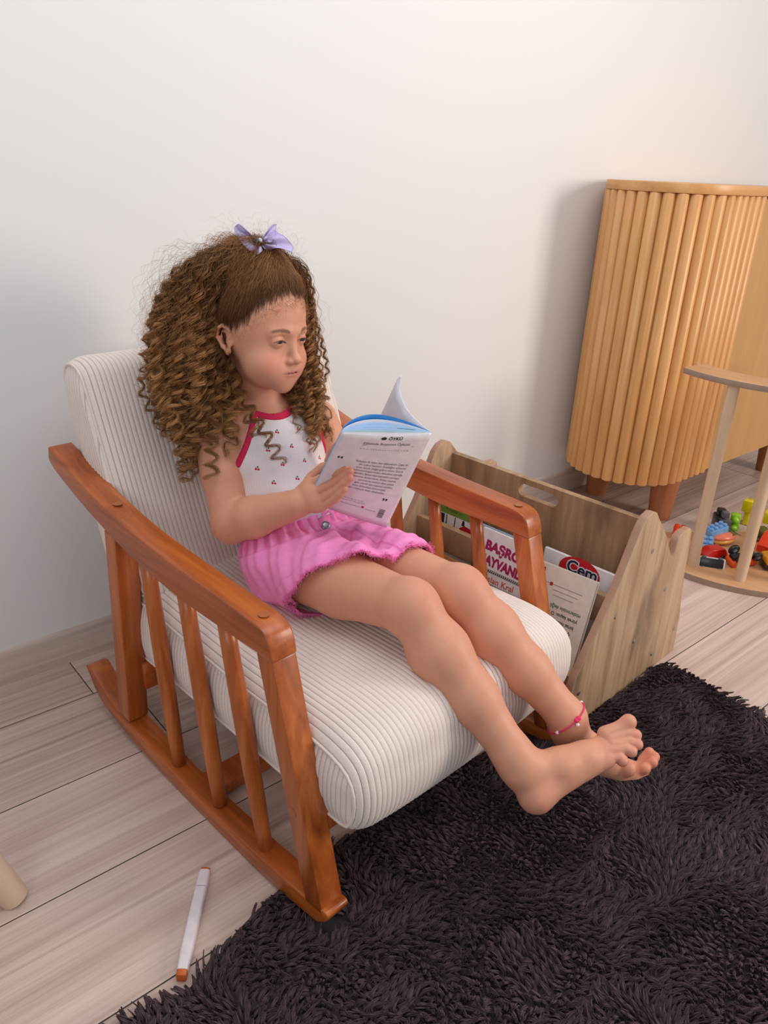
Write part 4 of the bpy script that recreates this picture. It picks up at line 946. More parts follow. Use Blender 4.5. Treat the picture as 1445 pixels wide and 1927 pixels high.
def foot(A, heel, mid, ball, toes, rt, knob):
    heel = vec(heel[0]); mid = [vec(p) for p in mid]; ball = [vec(p) for p in ball]
    g = [capsule(A, mix(A, heel, .5), .030, .027, .02), ellipsoid(heel, (.026, .026, .026), None, .016), capsule(mix(A, heel, .35), mid[0], .029, .025, .02), capsule(heel, mid[1], .022, .018, .02),
         capsule(mid[0], mid[1], .026, .0205, .016), capsule(mid[0], mix(mid[0], ball[0], .8), .022, .0135, .016), capsule(mid[1], mix(mid[1], ball[1], .8), .020, .0135, .014), capsule(heel, ball[2], .020, .0130, .016), capsule(ball[0], ball[1], .0135, .0130, .01), capsule(ball[1], ball[2], .0130, .0128, .01)]
    for c, r in knob: g.append(ellipsoid(c, (r, r, r), None, .010))
    out = []
    for t, r in zip(toes, rt):
        p = [vec(q) for q in t]; c = [capsule(p[i], p[i+1], r[i]*(1.06 if i == 0 else 1), r[i+1], .003) for i in range(len(p)-1)]; out.append(c)
    return g, out
footR, toesR = foot(AR, RF_HEEL, RF_MID, RF_BALL, [RF_T1, RF_T2, RF_T3, RF_T4, RF_T5], [(.0135, .0125, .0135), (.0105, .0092, .0102), (.0100, .0088, .0098), (.0098, .0086, .0096), (.0098, .0090, .0100)],
                    [(mix(AR, vec(RF_HEEL[0]), .28)+vec((-.018, -.008, -.002)), .0125)])
footL, toesL = foot(AL, LF_HEEL, LF_MID, LF_BALL, [LF_T1, LF_T2, LF_T3, LF_T4, LF_T5], [(.012, .0145), (.009, .0105), (.0085, .0100), (.0085, .0095), (.008, .0090)], [])
GR = [(0, head+torso), (.012, armR+palmR), (.012, armL+palmL)]
GR += [(.0010, f) for f in fingR]+[(.0010, f) for f in fingL]
GR += [(.008, legR+footR), (.004, legL+footL)]+[(.0012, t) for t in toesR]+[(.0030, t) for t in toesL]
body_f = Field(GR)
V, Q = surface(body_f, (.62, .33, .13), (1.25, 1.27, .97), .0019)
V, Q = keep_largest(V, Q)
# refine the head and the hands: subdivide there and drop the points back on the true surface
def refine(V, Q, mask, field):
    m = mask[Q].all(1); q = Q[m]; e = np.sort(np.stack([q, np.roll(q, -1, 1)], -1), -1).reshape(-1, 2)
    eu, inv = np.unique(e, axis=0, return_inverse=True); inv = inv.reshape(-1, 4); nv = len(V); em = nv+inv; cm = nv+len(eu)+np.arange(len(q))
    V2 = np.concatenate([V, V[eu].mean(1), V[q].mean(1)])
    F = [np.stack([q[:, k], em[:, k], cm, em[:, k-1]], 1) for k in range(4)]
    # quads bordering the refined zone pick up the extra vertices as triangles
    rest = Q[~m]; re = np.sort(np.stack([rest, np.roll(rest, -1, 1)], -1), -1)
    key = {tuple(a): nv+i for i, a in enumerate(eu)}; tri = []; keep = np.ones(len(rest), bool)
    cnt = np.bincount(eu.ravel(), minlength=nv) > 0
    cand = np.nonzero(cnt[rest].sum(1) >= 2)[0]
    for i in cand:
        poly = []; hit = False
        for k in range(4):
            poly.append(int(rest[i, k])); mm = key.get((int(re[i, k, 0]), int(re[i, k, 1])))
            if mm is not None: poly.append(mm); hit = True
        if hit: keep[i] = False; tri.append(poly)
    return V2, np.concatenate(F+[rest[keep]]), tri
def project(V, field, m, it=3):
    for _ in range(it):
        P = V[m][:, None, :]; e = 3e-4; d = field(P, P[:, 0]-.001, P[:, 0]+.001)[:, 0]; g = []
        for ax in range(3):
            o = np.zeros(3); o[ax] = e; g.append((field(P+o, P[:, 0]-.001, P[:, 0]+.001)[:, 0]-field(P-o, P[:, 0]-.001, P[:, 0]+.001)[:, 0])/(2*e))
        g = np.stack(g, 1); n2 = np.maximum((g*g).sum(1), .05); step = g*(d/n2)[:, None]; ln = np.linalg.norm(step, axis=1); step *= np.minimum(1, .0012/np.maximum(ln, 1e-9))[:, None]
        V[m] -= step*.8
    return V
hq = to_head(V); zone = (hq[:, 1] > 25) & (hq[:, 2] > -95) & (hq[:, 2] < 60)
V, Q, TRI = refine(V, Q, zone, body_f)
hq = to_head(V); zone = (hq[:, 1] > 15) & (hq[:, 2] > -100)
V = project(V, body_f, zone)

# ---------------------------------------------------------------- skin colours (lips, cheeks, nails, soles)
def s2l(c): return np.array(lin(c)[:3])
SKIN = s2l((216, 154, 125)); col = np.tile(SKIN, (len(V), 1))
def paint(col, w_, c): return col*(1-w_[:, None])+s2l(c)[None]*w_[:, None]
def blob(P, c, r, soft=1.0): d = np.linalg.norm((P-np.array(c))/np.array(r), axis=1); return np.clip((1-d)/soft, 0, 1)
hq = to_head(V); near = np.linalg.norm(V-H0, axis=1) < .16
for s in (-1, 1): col = paint(col, .58*blob(hq, (s*36, 62, -34), (28, 40, 26))*near, (222, 130, 112))
col = paint(col, .30*blob(hq, (0, 92, -30), (13, 14, 11))*near, (222, 140, 120))
lip = np.maximum(blob(hq, (0, 76, -50.6), (25, 26, 3.4), .35), blob(hq, (0, 75, -57.0), (21, 22, 3.8), .35))*near; col = paint(col, .75*lip, (200, 124, 112))
lc = blob(hq-np.stack([0*hq[:, 0], 0*hq[:, 0], .0019*hq[:, 0]**2], 1), (0, 76, -53.6), (28, 30, 1.4), .4)*near; col = paint(col, .7*lc, (140, 70, 64))
for s in (-1, 1):
    x = (hq[:, 0]*s-29); browz = 16.5+3.2*(1-(x/16)**2); w_ = np.clip(1-np.abs(hq[:, 2]-browz)/np.where(x < 0, 4.2, 3.2), 0, 1)*np.clip((17-np.abs(x))/5, 0, 1)*(hq[:, 1] > 40)*near
    col = paint(col, np.clip(w_*1.3, 0, .8), (104, 72, 54))
    w_ = blob(hq, (s*28, 76, 1), (15, 12, 9), .8)*near; col = paint(col, .22*w_, (176, 112, 100))
    x = hq[:, 0]-s*28; lash = np.clip(1-np.abs(hq[:, 2]-(3.1-.026*x*x))/1.2, 0, 1)*(np.abs(x) < 11.5)*(hq[:, 1] > 66)*near; col = paint(col, .8*lash, (60, 42, 38))
    lash = np.clip(1-np.abs(hq[:, 2]-(-4.0+.012*x*x))/.9, 0, 1)*(np.abs(x) < 10)*(hq[:, 1] > 66)*near; col = paint(col, .35*lash, (110, 74, 66))
    col = paint(col, .4*blob(hq, (s*74, -10, -6), (14, 20, 26))*near, (216, 128, 108))
HAIRLINE = lambda q: q[:, 2]-np.interp(q[:, 1], [-120, -60, -20, 0, 20, 45, 65, 80], [-62, -58, -40, -4, 10, 36, 60, 66])+3*np.sin(q[:, 0]*.45)+2*np.sin(q[:, 0]*.9+q[:, 1]*.4)
earm = 1.0*~((np.abs(hq[:, 0]) > 63) & (hq[:, 1] > -28) & (hq[:, 1] < 12) & (hq[:, 2] < 26)); near_s = near*earm
col = paint(col, np.clip(HAIRLINE(hq)/15, 0, 1)*.88*near_s, (96, 62, 42))
col = paint(col, np.clip((HAIRLINE(hq)-14)/12, 0, 1)*.9*near_s, (54, 35, 24))
for f in [RH_F1, RH_F2, RH_F3, RH_F4]: col = paint(col, .55*np.clip(1-np.linalg.norm(V-vec(f[2]), axis=1)/.014, 0, 1), (222, 128, 110))
for f in [LF_T1, LF_T2, LF_T3, LF_T4, LF_T5]: col = paint(col, .75*np.clip(1-np.linalg.norm(V-vec(f[-1]), axis=1)/.024, 0, 1), (222, 128, 100))
for f in [RF_T1, RF_T2, RF_T3, RF_T4, RF_T5]: col = paint(col, .45*np.clip(1-np.linalg.norm(V-vec(f[-1]), axis=1)/.020, 0, 1), (224, 136, 118))
col = paint(col, .5*np.clip(1-np.linalg.norm(V-vec(RF_HEEL[0]), axis=1)/.05, 0, 1), (220, 134, 122)); col = paint(col, .45*np.clip(1-np.linalg.norm(V-vec(RF_BALL[2]), axis=1)/.035, 0, 1), (220, 136, 122))
for K in (KR, KL): col = paint(col, .28*np.clip(1-np.linalg.norm(V-(K+vec((0, -.03, .03))), axis=1)/.05, 0, 1), (214, 128, 112))
col = paint(col, .35*np.clip(1-np.linalg.norm(V-ER, axis=1)/.05, 0, 1), (214, 134, 116))

m_skin = vcol_mat('skin', rough=.5, sub=.18, sub_scale=.008, bump=.12, bscale=(900, 900, 900), spec=.35, noise_amt=.03, bump_dist=.0002)
GB = (.85, 1.0, .34)
person = bpy.data.objects.new('person', None)
me = bpy.data.meshes.new('person'); me.from_pydata((V-vec(GB)).tolist(), [], Q.tolist()+TRI); me.update()
me.polygons.foreach_set('use_smooth', [True]*len(me.polygons)); set_col(me, col); me.materials.append(m_skin)
bpy.data.objects.remove(person); person = bpy.data.objects.new('person', me); link(person); person.location = P3(*GB); person.rotation_euler = (0, 0, TH)
tag(person, 'girl with long curly hair and pink shorts reading a book in the rocking chair', 'person')
print('BODY', len(V), len(Q))
# eyes
m_eye = vcol_mat('eye', rough=.08, spec=.6, noise_amt=0)
for s in (-1, 1):
    ec = vec((s*28, 63.5, 1)); g = vec((s*-.06+.10, 1, -.27)); g /= np.linalg.norm(g)
    bm = bmesh.new(); bmesh.ops.create_uvsphere(bm, u_segments=48, v_segments=32, radius=1)
    M = Vector((0, 0, 1)).rotation_difference(Vector(g)).to_matrix()
    pts = [M @ v.co for v in bm.verts]; cz = np.array([v.co.z for v in bm.verts])
    for v, p in zip(bm.verts, pts): v.co = Vector(hp(*(ec+13.0*vec(p)))-vec(GB))
    o = bobj('eye', bm, m_eye, person, smooth=True)
    ang = np.degrees(np.arccos(np.clip(cz, -1, 1))); c = np.tile(s2l((176, 164, 160)), (len(cz), 1)); c[ang < 33] = s2l((62, 46, 38)); c[ang < 14] = s2l((10, 9, 9)); set_col(o.data, c)
# lashes
m_lash = plain('lash', (48, 34, 28), .6)
for s in (-1, 1):
    bm = bmesh.new()
    for k in range(26):
        x = -10.5+21*k/25; zz = 2.8-.020*x*x; yy = 78.8-.028*x*x; p0 = (s*28+x, yy, zz); p1 = (s*28+x*1.12, yy+3.2, zz-1.9); p2 = (s*28+x*1.2, yy+5.2, zz-2.2)
        add_tube(bm, [hp(*q)-vec(GB) for q in (p0, p1, p2)], [.00022, .00016, .00006], 4)
    bobj('eyelashes', bm, m_lash, person)
# ---------------------------------------------------------------- clothes
ACR = (SL-SR)/np.linalg.norm(SL-SR); UPT = vec((0, .378, .925)); UPT = UPT-ACR*(UPT@ACR); UPT /= np.linalg.norm(UPT); FWD = np.cross(UPT, ACR); FWD = -FWD if FWD[1] > 0 else FWD
NC = mix(SR, SL, .5)+vec((0, 0, .03))
def ah(P): q = P-NC; return q@ACR, q@UPT, q@FWD
neckcut = capsule(hp(0, 2, -60), NECK+vec((-.002, -.007, -.002)), .047, .0485)
tors_f = Field([(0, torso)])
WN = vec((0, .53, .85)); WN /= np.linalg.norm(WN)
def hwf(P): return (P-vec((.86, .987, .509)))@WN
def armhole(h): return np.where(h > -.100, .060+.52*np.clip(-h-.015, 0, 1), .30)
def shirt_region(P):
    a, h, f = ah(P); r1 = np.abs(a)-armhole(h); r1 = r1*.85; r2 = -neckcut.fn(P); r3 = -(hwf(P)+.009)
    return r1, r2, r3
def shirt_post(P, d):
    a, h, f = ah(P)
    fold = .0016*np.sin(h*95+a*22+2.2*np.sin(a*30))*np.clip((-h-.10)/.08, 0, 1)+.0013*np.sin(a*70+h*60)*np.clip((-h-.05)/.05, 0, 1)
    dd = d-.0050-fold; r1, r2, r3 = shirt_region(P); return np.maximum(np.maximum(dd, r1), np.maximum(r2, r3))
def trim_post(P, d):
    r1, r2, r3 = shirt_region(P); edge = np.maximum(r1, r2)      # <0 inside the shirt
    band = np.abs(edge+.0035)-.0042
    return smax(smax(np.maximum(d-.0068, -(d-.001)), band, .0015), np.maximum(-(ah(P)[1]+.108), np.maximum(r1-.0015, r2-.0015)), .001)
V, Q = surface(tors_f, (.70, .93, .38), (1.02, 1.26, .74), .0021, shirt_post); V, Q = keep_largest(V, Q)
# ribbed cotton printed with little cherries
m_shirt, nt, b = newmat('cherry_print_cotton'); N = nt.nodes.new; L = nt.links.new
at = N('ShaderNodeAttribute'); at.attribute_name = 'cloth'; sp = N('ShaderNodeSeparateXYZ'); L(at.outputs['Vector'], sp.inputs[0])
def mth(op, a, b_=None, c=None):
    m = N('ShaderNodeMath'); m.operation = op
    for i, x in enumerate((a, b_, c)):
        if x is None: continue
        if isinstance(x, (int, float)): m.inputs[i].default_value = x
        else: L(x, m.inputs[i])
    return m.outputs[0]
PX, PY = .046, .030
row = mth('FLOOR', mth('DIVIDE', sp.outputs['Y'], PY)); odd = mth('MULTIPLY', mth('FLOORED_MODULO', row, 2.0), .5)
fy = mth('MULTIPLY', mth('SUBTRACT', mth('FRACT', mth('DIVIDE', sp.outputs['Y'], PY)), .5), PY)
fx = mth('MULTIPLY', mth('SUBTRACT', mth('FRACT', mth('ADD', mth('DIVIDE', sp.outputs['X'], PX), odd)), .5), PX)
def dot(cx, cy, r, ex=1.0): return mth('LESS_THAN', mth('ADD', mth('POWER', mth('SUBTRACT', fx, cx), 2.0), mth('MULTIPLY', mth('POWER', mth('SUBTRACT', fy, cy), 2.0), ex)), r*r)
red = mth('MAXIMUM', dot(-.0022, -.0006, .0019), dot(.0018, -.0018, .0019)); grn = mth('MAXIMUM', dot(.0008, .0028, .0014, .5), dot(-.0022, .0018, .0007, .12))
mx1 = N('ShaderNodeMix'); mx1.data_type = 'RGBA'; mx1.inputs['A'].default_value = lin((236, 226, 226)); mx1.inputs['B'].default_value = lin((70, 130, 60)); L(grn, mx1.inputs['Factor'])
mx2 = N('ShaderNodeMix'); mx2.data_type = 'RGBA'; mx2.inputs['B'].default_value = lin((200, 26, 60)); L(red, mx2.inputs['Factor']); L(mx1.outputs['Result'], mx2.inputs['A'])
L(mx2.outputs['Result'], b.inputs['Base Color']); b.inputs['Roughness'].default_value = .9; b.inputs['Specular IOR Level'].default_value = .15; b.inputs['Subsurface Weight'].default_value = .08; b.inputs['Subsurface Scale'].default_value = .004
bp = N('ShaderNodeBump'); bp.inputs['Strength'].default_value = .45; bp.inputs['Distance'].default_value = .0006; L(mth('SINE', mth('MULTIPLY', sp.outputs['X'], 2*PI/.0024)), bp.inputs['Height']); L(bp.outputs['Normal'], b.inputs['Normal'])
o = np_mesh('sleeveless_top', V-vec(GB), Q, m_shirt, person, label='white sleeveless top printed with small red cherries')
a, h, f = ah(V); at = o.data.attributes.new('cloth', 'FLOAT_VECTOR', 'POINT'); at.data.foreach_set('vector', np.stack([a, h, f], 1).astype(np.float32).ravel())
V, Q = surface(tors_f, (.70, .98, .50), (1.02, 1.26, .76), .0016, trim_post); V, Q = keep_largest(V, Q, 150)
np_mesh('neckline_binding', V-vec(GB), Q, plain('raspberry_binding', (206, 22, 74), .8, bump=.3, bscale=500), person, label='raspberry red binding')

# shorts: pelvis and two wide legs, hollow, cut at slanted hems, gathered waistband
def thigh_axis(Hh, K): d = K-Hh; return d/np.linalg.norm(d)
axR, axL = thigh_axis(HR_, KR), thigh_axis(HL_, KL)
XR = mix(HR_, KR, .52); nR = axR+.86*vec((-.75, 0, -.66)); nR /= np.linalg.norm(nR)
XL = mix(HL_, KL, .66); nL = axL+.08*vec((-.75, 0, -.66)); nL /= np.linalg.norm(nL)
sh_R = [capsule(HR_+vec((-.004, 0, .004)), mix(HR_, KR, .62), .078, .074, .02)]
sh_L = [capsule(HL_+vec((0, 0, .004)), mix(HL_, KL, .80), .076, .064, .02)]
hips = [ellipsoid((.853, 1.045, .428), (.116, .088, .074), None, .03), ellipsoid((.856, 1.088, .488), (.100, .076, .09), None, .04), ellipsoid((.860, 1.036, .480), (.073, .053, .06), None, .03)]
fR, fL, fH = Field([(0, sh_R)]), Field([(0, sh_L)]), Field([(0, hips)])
def shorts_d(P, lo=None, hi=None):
    z0 = P[..., 2]
    a, h, f = ah(P)
    base = smin(smin(tors_f(P)-.0055, fR(P), .022), fL(P), .016); hw = hwf(P)
    q = P-mix(HR_, HL_, .5); rad = np.sqrt(q[..., 0]**2+q[..., 2]**2)
    t = q@mix(axR, axL, .5)
    fold = .0036*np.sin(t*85+q[..., 0]*48+q[..., 2]*20+1.6*np.sin(q[..., 0]*40))*np.clip((t+.02)/.05, 0, 1)+.0026*np.sin(q[..., 0]*110-q[..., 2]*60+t*30)+.0015*np.sin(t*210+q[..., 2]*130)
    band = np.clip(1.4-np.abs(hw+.014)/.012, 0, 1); ang = np.arctan2(a, f+.06)
    fold = fold*(1-band)+band*(.0034*np.sin(ang*46)+.0014*np.sin(ang*83+1.3))
    flat = np.clip((z0-.352)/.02, 0, 1)                          # pressed on the seat
    return base-.002-fold*flat
def shorts_clip(P):
    cR = (P-XR)@nR; cL = (P-XL)@nL; dR = fR(P); dL = fL(P); dH = fH(P)
    c = np.where(dR-.0 < dL, cR, cL); c = np.where((np.minimum(cR, cL) < 0) & (P[..., 1] > .93), np.minimum(c, -.01), c); return np.minimum(c, np.minimum(.968-P[..., 1], np.maximum(.905-P[..., 1], .44-P[..., 2])))
def shorts_f(P, lo=None, hi=None):
    d = shorts_d(P); a, h, f = ah(P)
    # soft fraying waver on the hem
    c = shorts_clip(P)+.0012*np.sin(P[..., 0]*420)*np.sin(P[..., 2]*380)
    shell = np.maximum(d, -(d+.0062))
    return np.maximum(np.maximum(shell, c), hwf(P))
V, Q = surface(shorts_f, (.69, .76, .33), (1.03, 1.17, .58), .0023); V, Q = keep_largest(V, Q, 800)
PINK = s2l((250, 150, 206)); col = np.tile(PINK, (len(V), 1)); a, h, f = ah(V); hw = hwf(V)
band = (np.abs(hw+.014) < .014)*1.0; ang = np.arctan2(a, f+.06)
col = paint(col, .55*(band > 0)*np.clip(-np.sin(ang*46), 0, 1), (226, 92, 150)); col = paint(col, .5*np.clip(1-np.abs(hw+.0285)/.0020, 0, 1), (222, 96, 160))
c = shorts_clip(V)
col = paint(col, .35*np.clip(1-np.abs(c+.022)/.0018, 0, 1), (226, 104, 170)); col = paint(col, .45*np.clip(1+c/.010, 0, 1), (255, 120, 190))
fly = np.abs(V[:, 0]-(.868+.12*(1.0-V[:, 1])))*1.0; col = paint(col, .5*(np.abs(fly-.001) < .0016)*(V[:, 2] > .44)*(hw < -.03), (216, 92, 158))
pk = np.abs((V[:, 1]-(1.0+.5*(V[:, 2]-.44)))-.02)/.0018; col = paint(col, .55*np.clip(1-pk, 0, 1)*(V[:, 0] < .80)*(V[:, 2] > .40), (232, 104, 150))
m_short = vcol_mat('pink_denim', rough=.85, bump=.35, bscale=(1100, 1100, 1100), spec=.2, noise_amt=.07, sub=.06, sub_scale=.004)
sho = np_mesh('shorts', V-vec(GB), Q, m_short, person, label='bright pink shorts with gathered waistband and frayed hems', cols=col)
# frayed hem threads
rng = np.random.default_rng(3); m_thr = plain('pink_thread', (252, 140, 200), .8)
hem = V[(c > -.0035)]; pick = hem[rng.choice(len(hem), min(1500, len(hem)), replace=False)]
vs, fs = [], []
for p in pick:
    isR = fR(p[None])[0] < fL(p[None])[0]; n_ = nR if isR else nL; ctr = (mix(HR_, KR, ((p-HR_)@axR)/np.linalg.norm(KR-HR_)) if isR else mix(HL_, KL, ((p-HL_)@axL)/np.linalg.norm(KL-HL_)))
    out = p-ctr; out /= max(np.linalg.norm(out), 1e-6); L_ = rng.uniform(.003, .008); dr = n_*.8+out*rng.uniform(.0, .9)+rng.normal(size=3)*.45; dr /= np.linalg.norm(dr)
    s1 = np.cross(dr, out); s1 /= max(np.linalg.norm(s1), 1e-6); w_ = .00035; cl = rng.normal(size=3)*.0016
    pts = [p, p+dr*L_*.5+cl, p+dr*L_+cl*.4]; k0 = len(vs)
    for q in pts:
        for a_ in range(3): vs.append(q+(s1*math.cos(a_*2.094)+out*math.sin(a_*2.094))*w_-vec(GB))
    for r in range(2):
        for a_ in range(3): fs.append((k0+r*3+a_, k0+r*3+(a_+1) % 3, k0+r*3+3+(a_+1) % 3, k0+r*3+3+a_))
np_mesh('frayed_hem', np.array(vs), np.array(fs), m_thr, sho)
# metal button on the waistband
def push(P, dirv, fn, n=200, st=.0005):
    P = vec(P)
    for _ in range(n):
        if fn(P[None, None])[0, 0] > 0: break
        P = P+vec(dirv)*st
    return P
bpnt = push((.852, 1.00, .465), (.0, -.80, .60), shorts_d); bn = Vector((-.15, -.62, .77)).normalized(); bpnt = bpnt+vec(bn)*.0040; Mb = Vector((0, 0, 1)).rotation_difference(bn).to_matrix()
bm = bmesh.new(); add_lathe(bm, [(.0075, -.003), (.0088, 0), (.0088, .0016), (.0078, .0026), (.0060, .0020), (.0058, .0014), (.003, .0016)], tuple(bpnt-vec(GB)), 28, Mb); bobj('button', bm, m_steel, sho, auto=40, label='silver metal button')
# ---------------------------------------------------------------- hair: curls grown strand by strand
rng = np.random.default_rng(21)
m_hair, nt, b = newmat('brown_curls'); N = nt.nodes.new; L = nt.links.new
at = N('ShaderNodeAttribute'); at.attribute_name = 'Col'; L(at.outputs['Color'], b.inputs['Base Color'])
b.inputs['Roughness'].default_value = .32; b.inputs['Specular IOR Level'].default_value = .55; b.inputs['Specular Tint'].default_value = (1, .85, .6, 1)
b.inputs['Transmission Weight'].default_value = 0
HV, HF, HC = [], [], []; hoff = [0]
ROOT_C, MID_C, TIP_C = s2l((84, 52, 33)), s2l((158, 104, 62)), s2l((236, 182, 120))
def strands(P, rad, tone, taper=False):
    """P (n,m,3) polylines in uvz; rad radius; tone (n,) 0 dark..1 golden"""
    n, m = P.shape[:2]; T = np.gradient(P, axis=1); T /= np.maximum(np.linalg.norm(T, axis=2, keepdims=True), 1e-9)
    ref = np.array([.31, .22, .92]); A = np.cross(T, ref); A /= np.maximum(np.linalg.norm(A, axis=2, keepdims=True), 1e-6); B_ = np.cross(T, A)
    t = np.linspace(0, 1, m); r = (rad if hasattr(rad, '__len__') else np.full(n, rad))[:, None]*(1-.65*t[None]**3)*(np.clip(.25+t[None]*5, 0, 1) if taper else 1)
    out = np.stack([P+(A*math.cos(a)+B_*math.sin(a))*r[..., None] for a in (0, 2*PI/3, 4*PI/3)], 2)      # n,m,3,3
    base = (np.arange(n)*m*3)[:, None]+(np.arange(m-1)*3)[None]; q = []
    for k in range(3): q.append(np.stack([base+k, base+(k+1) % 3, base+3+(k+1) % 3, base+3+k], -1).reshape(-1, 4))
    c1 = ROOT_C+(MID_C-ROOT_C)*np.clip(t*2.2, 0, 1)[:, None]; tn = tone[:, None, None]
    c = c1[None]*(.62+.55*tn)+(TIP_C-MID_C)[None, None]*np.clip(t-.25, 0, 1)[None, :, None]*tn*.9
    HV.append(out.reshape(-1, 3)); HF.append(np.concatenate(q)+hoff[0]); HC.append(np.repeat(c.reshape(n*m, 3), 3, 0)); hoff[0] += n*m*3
def bez(ctrl, m):
    """smooth curve through control points (n,k,3) -> (n,m,3)"""
    n, k = ctrl.shape[:2]; out = np.zeros((n, m, 3)); s = np.linspace(0, k-1-1e-6, m)
    for j, u in enumerate(s):
        i = int(u); t = u-i; p0, p1, p2, p3 = ctrl[:, max(i-1, 0)], ctrl[:, i], ctrl[:, i+1], ctrl[:, min(i+2, k-1)]
        out[:, j] = .5*((2*p1)+(-p0+p2)*t+(2*p0-5*p1+4*p2-p3)*t*t+(-p0+3*p1-3*p2+p3)*t**3)
    # even spacing
    d = np.concatenate([np.zeros((n, 1)), np.cumsum(np.linalg.norm(np.diff(out, axis=1), axis=2), axis=1)], 1); L_ = d[:, -1]; res = np.zeros_like(out)
    for i in range(n):
        x = np.linspace(0, L_[i], m)
        for a in range(3): res[i, :, a] = np.interp(x, d[i], out[i, :, a])
    return res, L_
def hpv(q): return H0+HS*(q[..., 0:1]*Hl+q[..., 1:2]*Hf+q[..., 2:3]*Ht)
KN = np.array([-2., 6., 138.])                                    # where the bow gathers the hair (head millimetres)
block_f = Field([(0, torso[:0]+[p for p in head[:3]]+torso), (0, armR), (0, armL)])
def push_out(P, mrg, it=3):
    sh = P.shape; q = P.reshape(-1, 3)
    for _ in range(it):
        d = block_f(q[:, None, :])[:, 0]; m = d < mrg
        if not m.any(): break
        g = []
        for ax in range(3):
            o = np.zeros(3); o[ax] = 5e-4; g.append(block_f((q[m]+o)[:, None])[:, 0]-block_f((q[m]-o)[:, None])[:, 0])
        g = np.stack(g, 1); g /= np.maximum(np.linalg.norm(g, axis=1, keepdims=True), 1e-9); q[m] += g*(mrg-d[m])[:, None]
    # the backrest stops the hair
    bz = np.interp(q[:, 2], [.345, .70, .752, .80], [1.165, 1.312, 1.36, 1.60]); lim = bz-.020-.012; q[:, 1] = np.minimum(q[:, 1], lim)
    return q.reshape(sh)
def helix(C, L_, r0, r1, wl, phase, start=.05):
    """wind a curl round centre line C (n,m,3)"""
    n, m = C.shape[:2]; T = np.gradient(C, axis=1); T /= np.maximum(np.linalg.norm(T, axis=2, keepdims=True), 1e-9)
    ref = np.array([.9, -.35, .12]); A = np.cross(T, ref); A /= np.maximum(np.linalg.norm(A, axis=2, keepdims=True), 1e-6); B_ = np.cross(T, A)
    t = np.linspace(0, 1, m)[None]; env = np.clip((t-start)/.25, 0, 1); r = (r0[:, None]+(r1-r0)[:, None]*t)*env
    ph = phase[:, None]+2*PI*(t*L_[:, None])/(wl[:, None]*(1.0-.15*t))
    return C+(A*np.cos(ph)[..., None]+B_*np.sin(ph)[..., None])*r[..., None]
def sm(x): return x*x*(3-2*x)
# (A) hair combed back from the forehead and temples up to the bow
n = 5600; th = rng.uniform(-1.0, 1.0, n); az = th*math.radians(150); R0 = np.stack([-np.sin(az)*66, np.cos(az)*76-6, np.zeros(n)], 1)
yy = R0[:, 1]; R0[:, 2] = np.interp(yy, [-70, -30, 0, 20, 45, 65, 80], [-50, -32, -4, 10, 36, 58, 66])+rng.uniform(-4, 16, n)+4*np.sin(az*9)
def on_skull(q, off):
    c = np.array([0, -6, 42.]); v = q-c; e = np.array([73, 80, 84.])+off[:, None]; k = 1/np.sqrt(((v/e)**2).sum(1)); return c+v*k[:, None]
off = rng.uniform(.5, 5, n)
ctrl = []
for k in range(6):
    t = k/5; q = R0*(1-sm(t))+KN*sm(t); q = on_skull(q, off*(.2+t*1.6)+20*t**3); ctrl.append(q)
ctrl[-1] = KN+rng.normal(size=(n, 3))*[6, 6, 4]; ctrl = np.stack(ctrl, 1); ctrl[:, 1:-1] += rng.normal(size=(n, 4, 3))*2.3
C, L_ = bez(hpv(ctrl), 56); wv = helix(C, L_, np.full(n, .0010), rng.uniform(.0016, .0042, n), rng.uniform(.028, .060, n), 3*np.sin(az*14)+rng.uniform(0, 1.6, n), .05)
strands(wv, rng.uniform(.00016, .0003, n), np.clip(rng.normal(.34, .24, n), 0, 1), True)
# thin the line at the face with short baby hairs
n = 300; az = rng.uniform(-1.25, 1.5, n); R0 = np.stack([-np.sin(az)*64, np.cos(az)*77-5, np.zeros(n)], 1); R0[:, 2] = np.interp(R0[:, 1], [-60, 0, 20, 45, 65, 80], [-50, -6, 8, 33, 55, 62])+rng.uniform(-3, 8, n)
R0 = on_skull(R0, np.full(n, 1.0)); ctrl = np.stack([R0, R0+np.array([0, 3, 2])+rng.normal(size=(n, 3))*3, R0+np.array([0, 5, -1.])+rng.normal(size=(n, 3))*6, R0+np.array([0, 4, -5.])+rng.normal(size=(n, 3))*8], 1)
C, L_ = bez(hpv(ctrl), 18); strands(C, rng.uniform(.00010, .00016, n), rng.uniform(.3, .9, n))
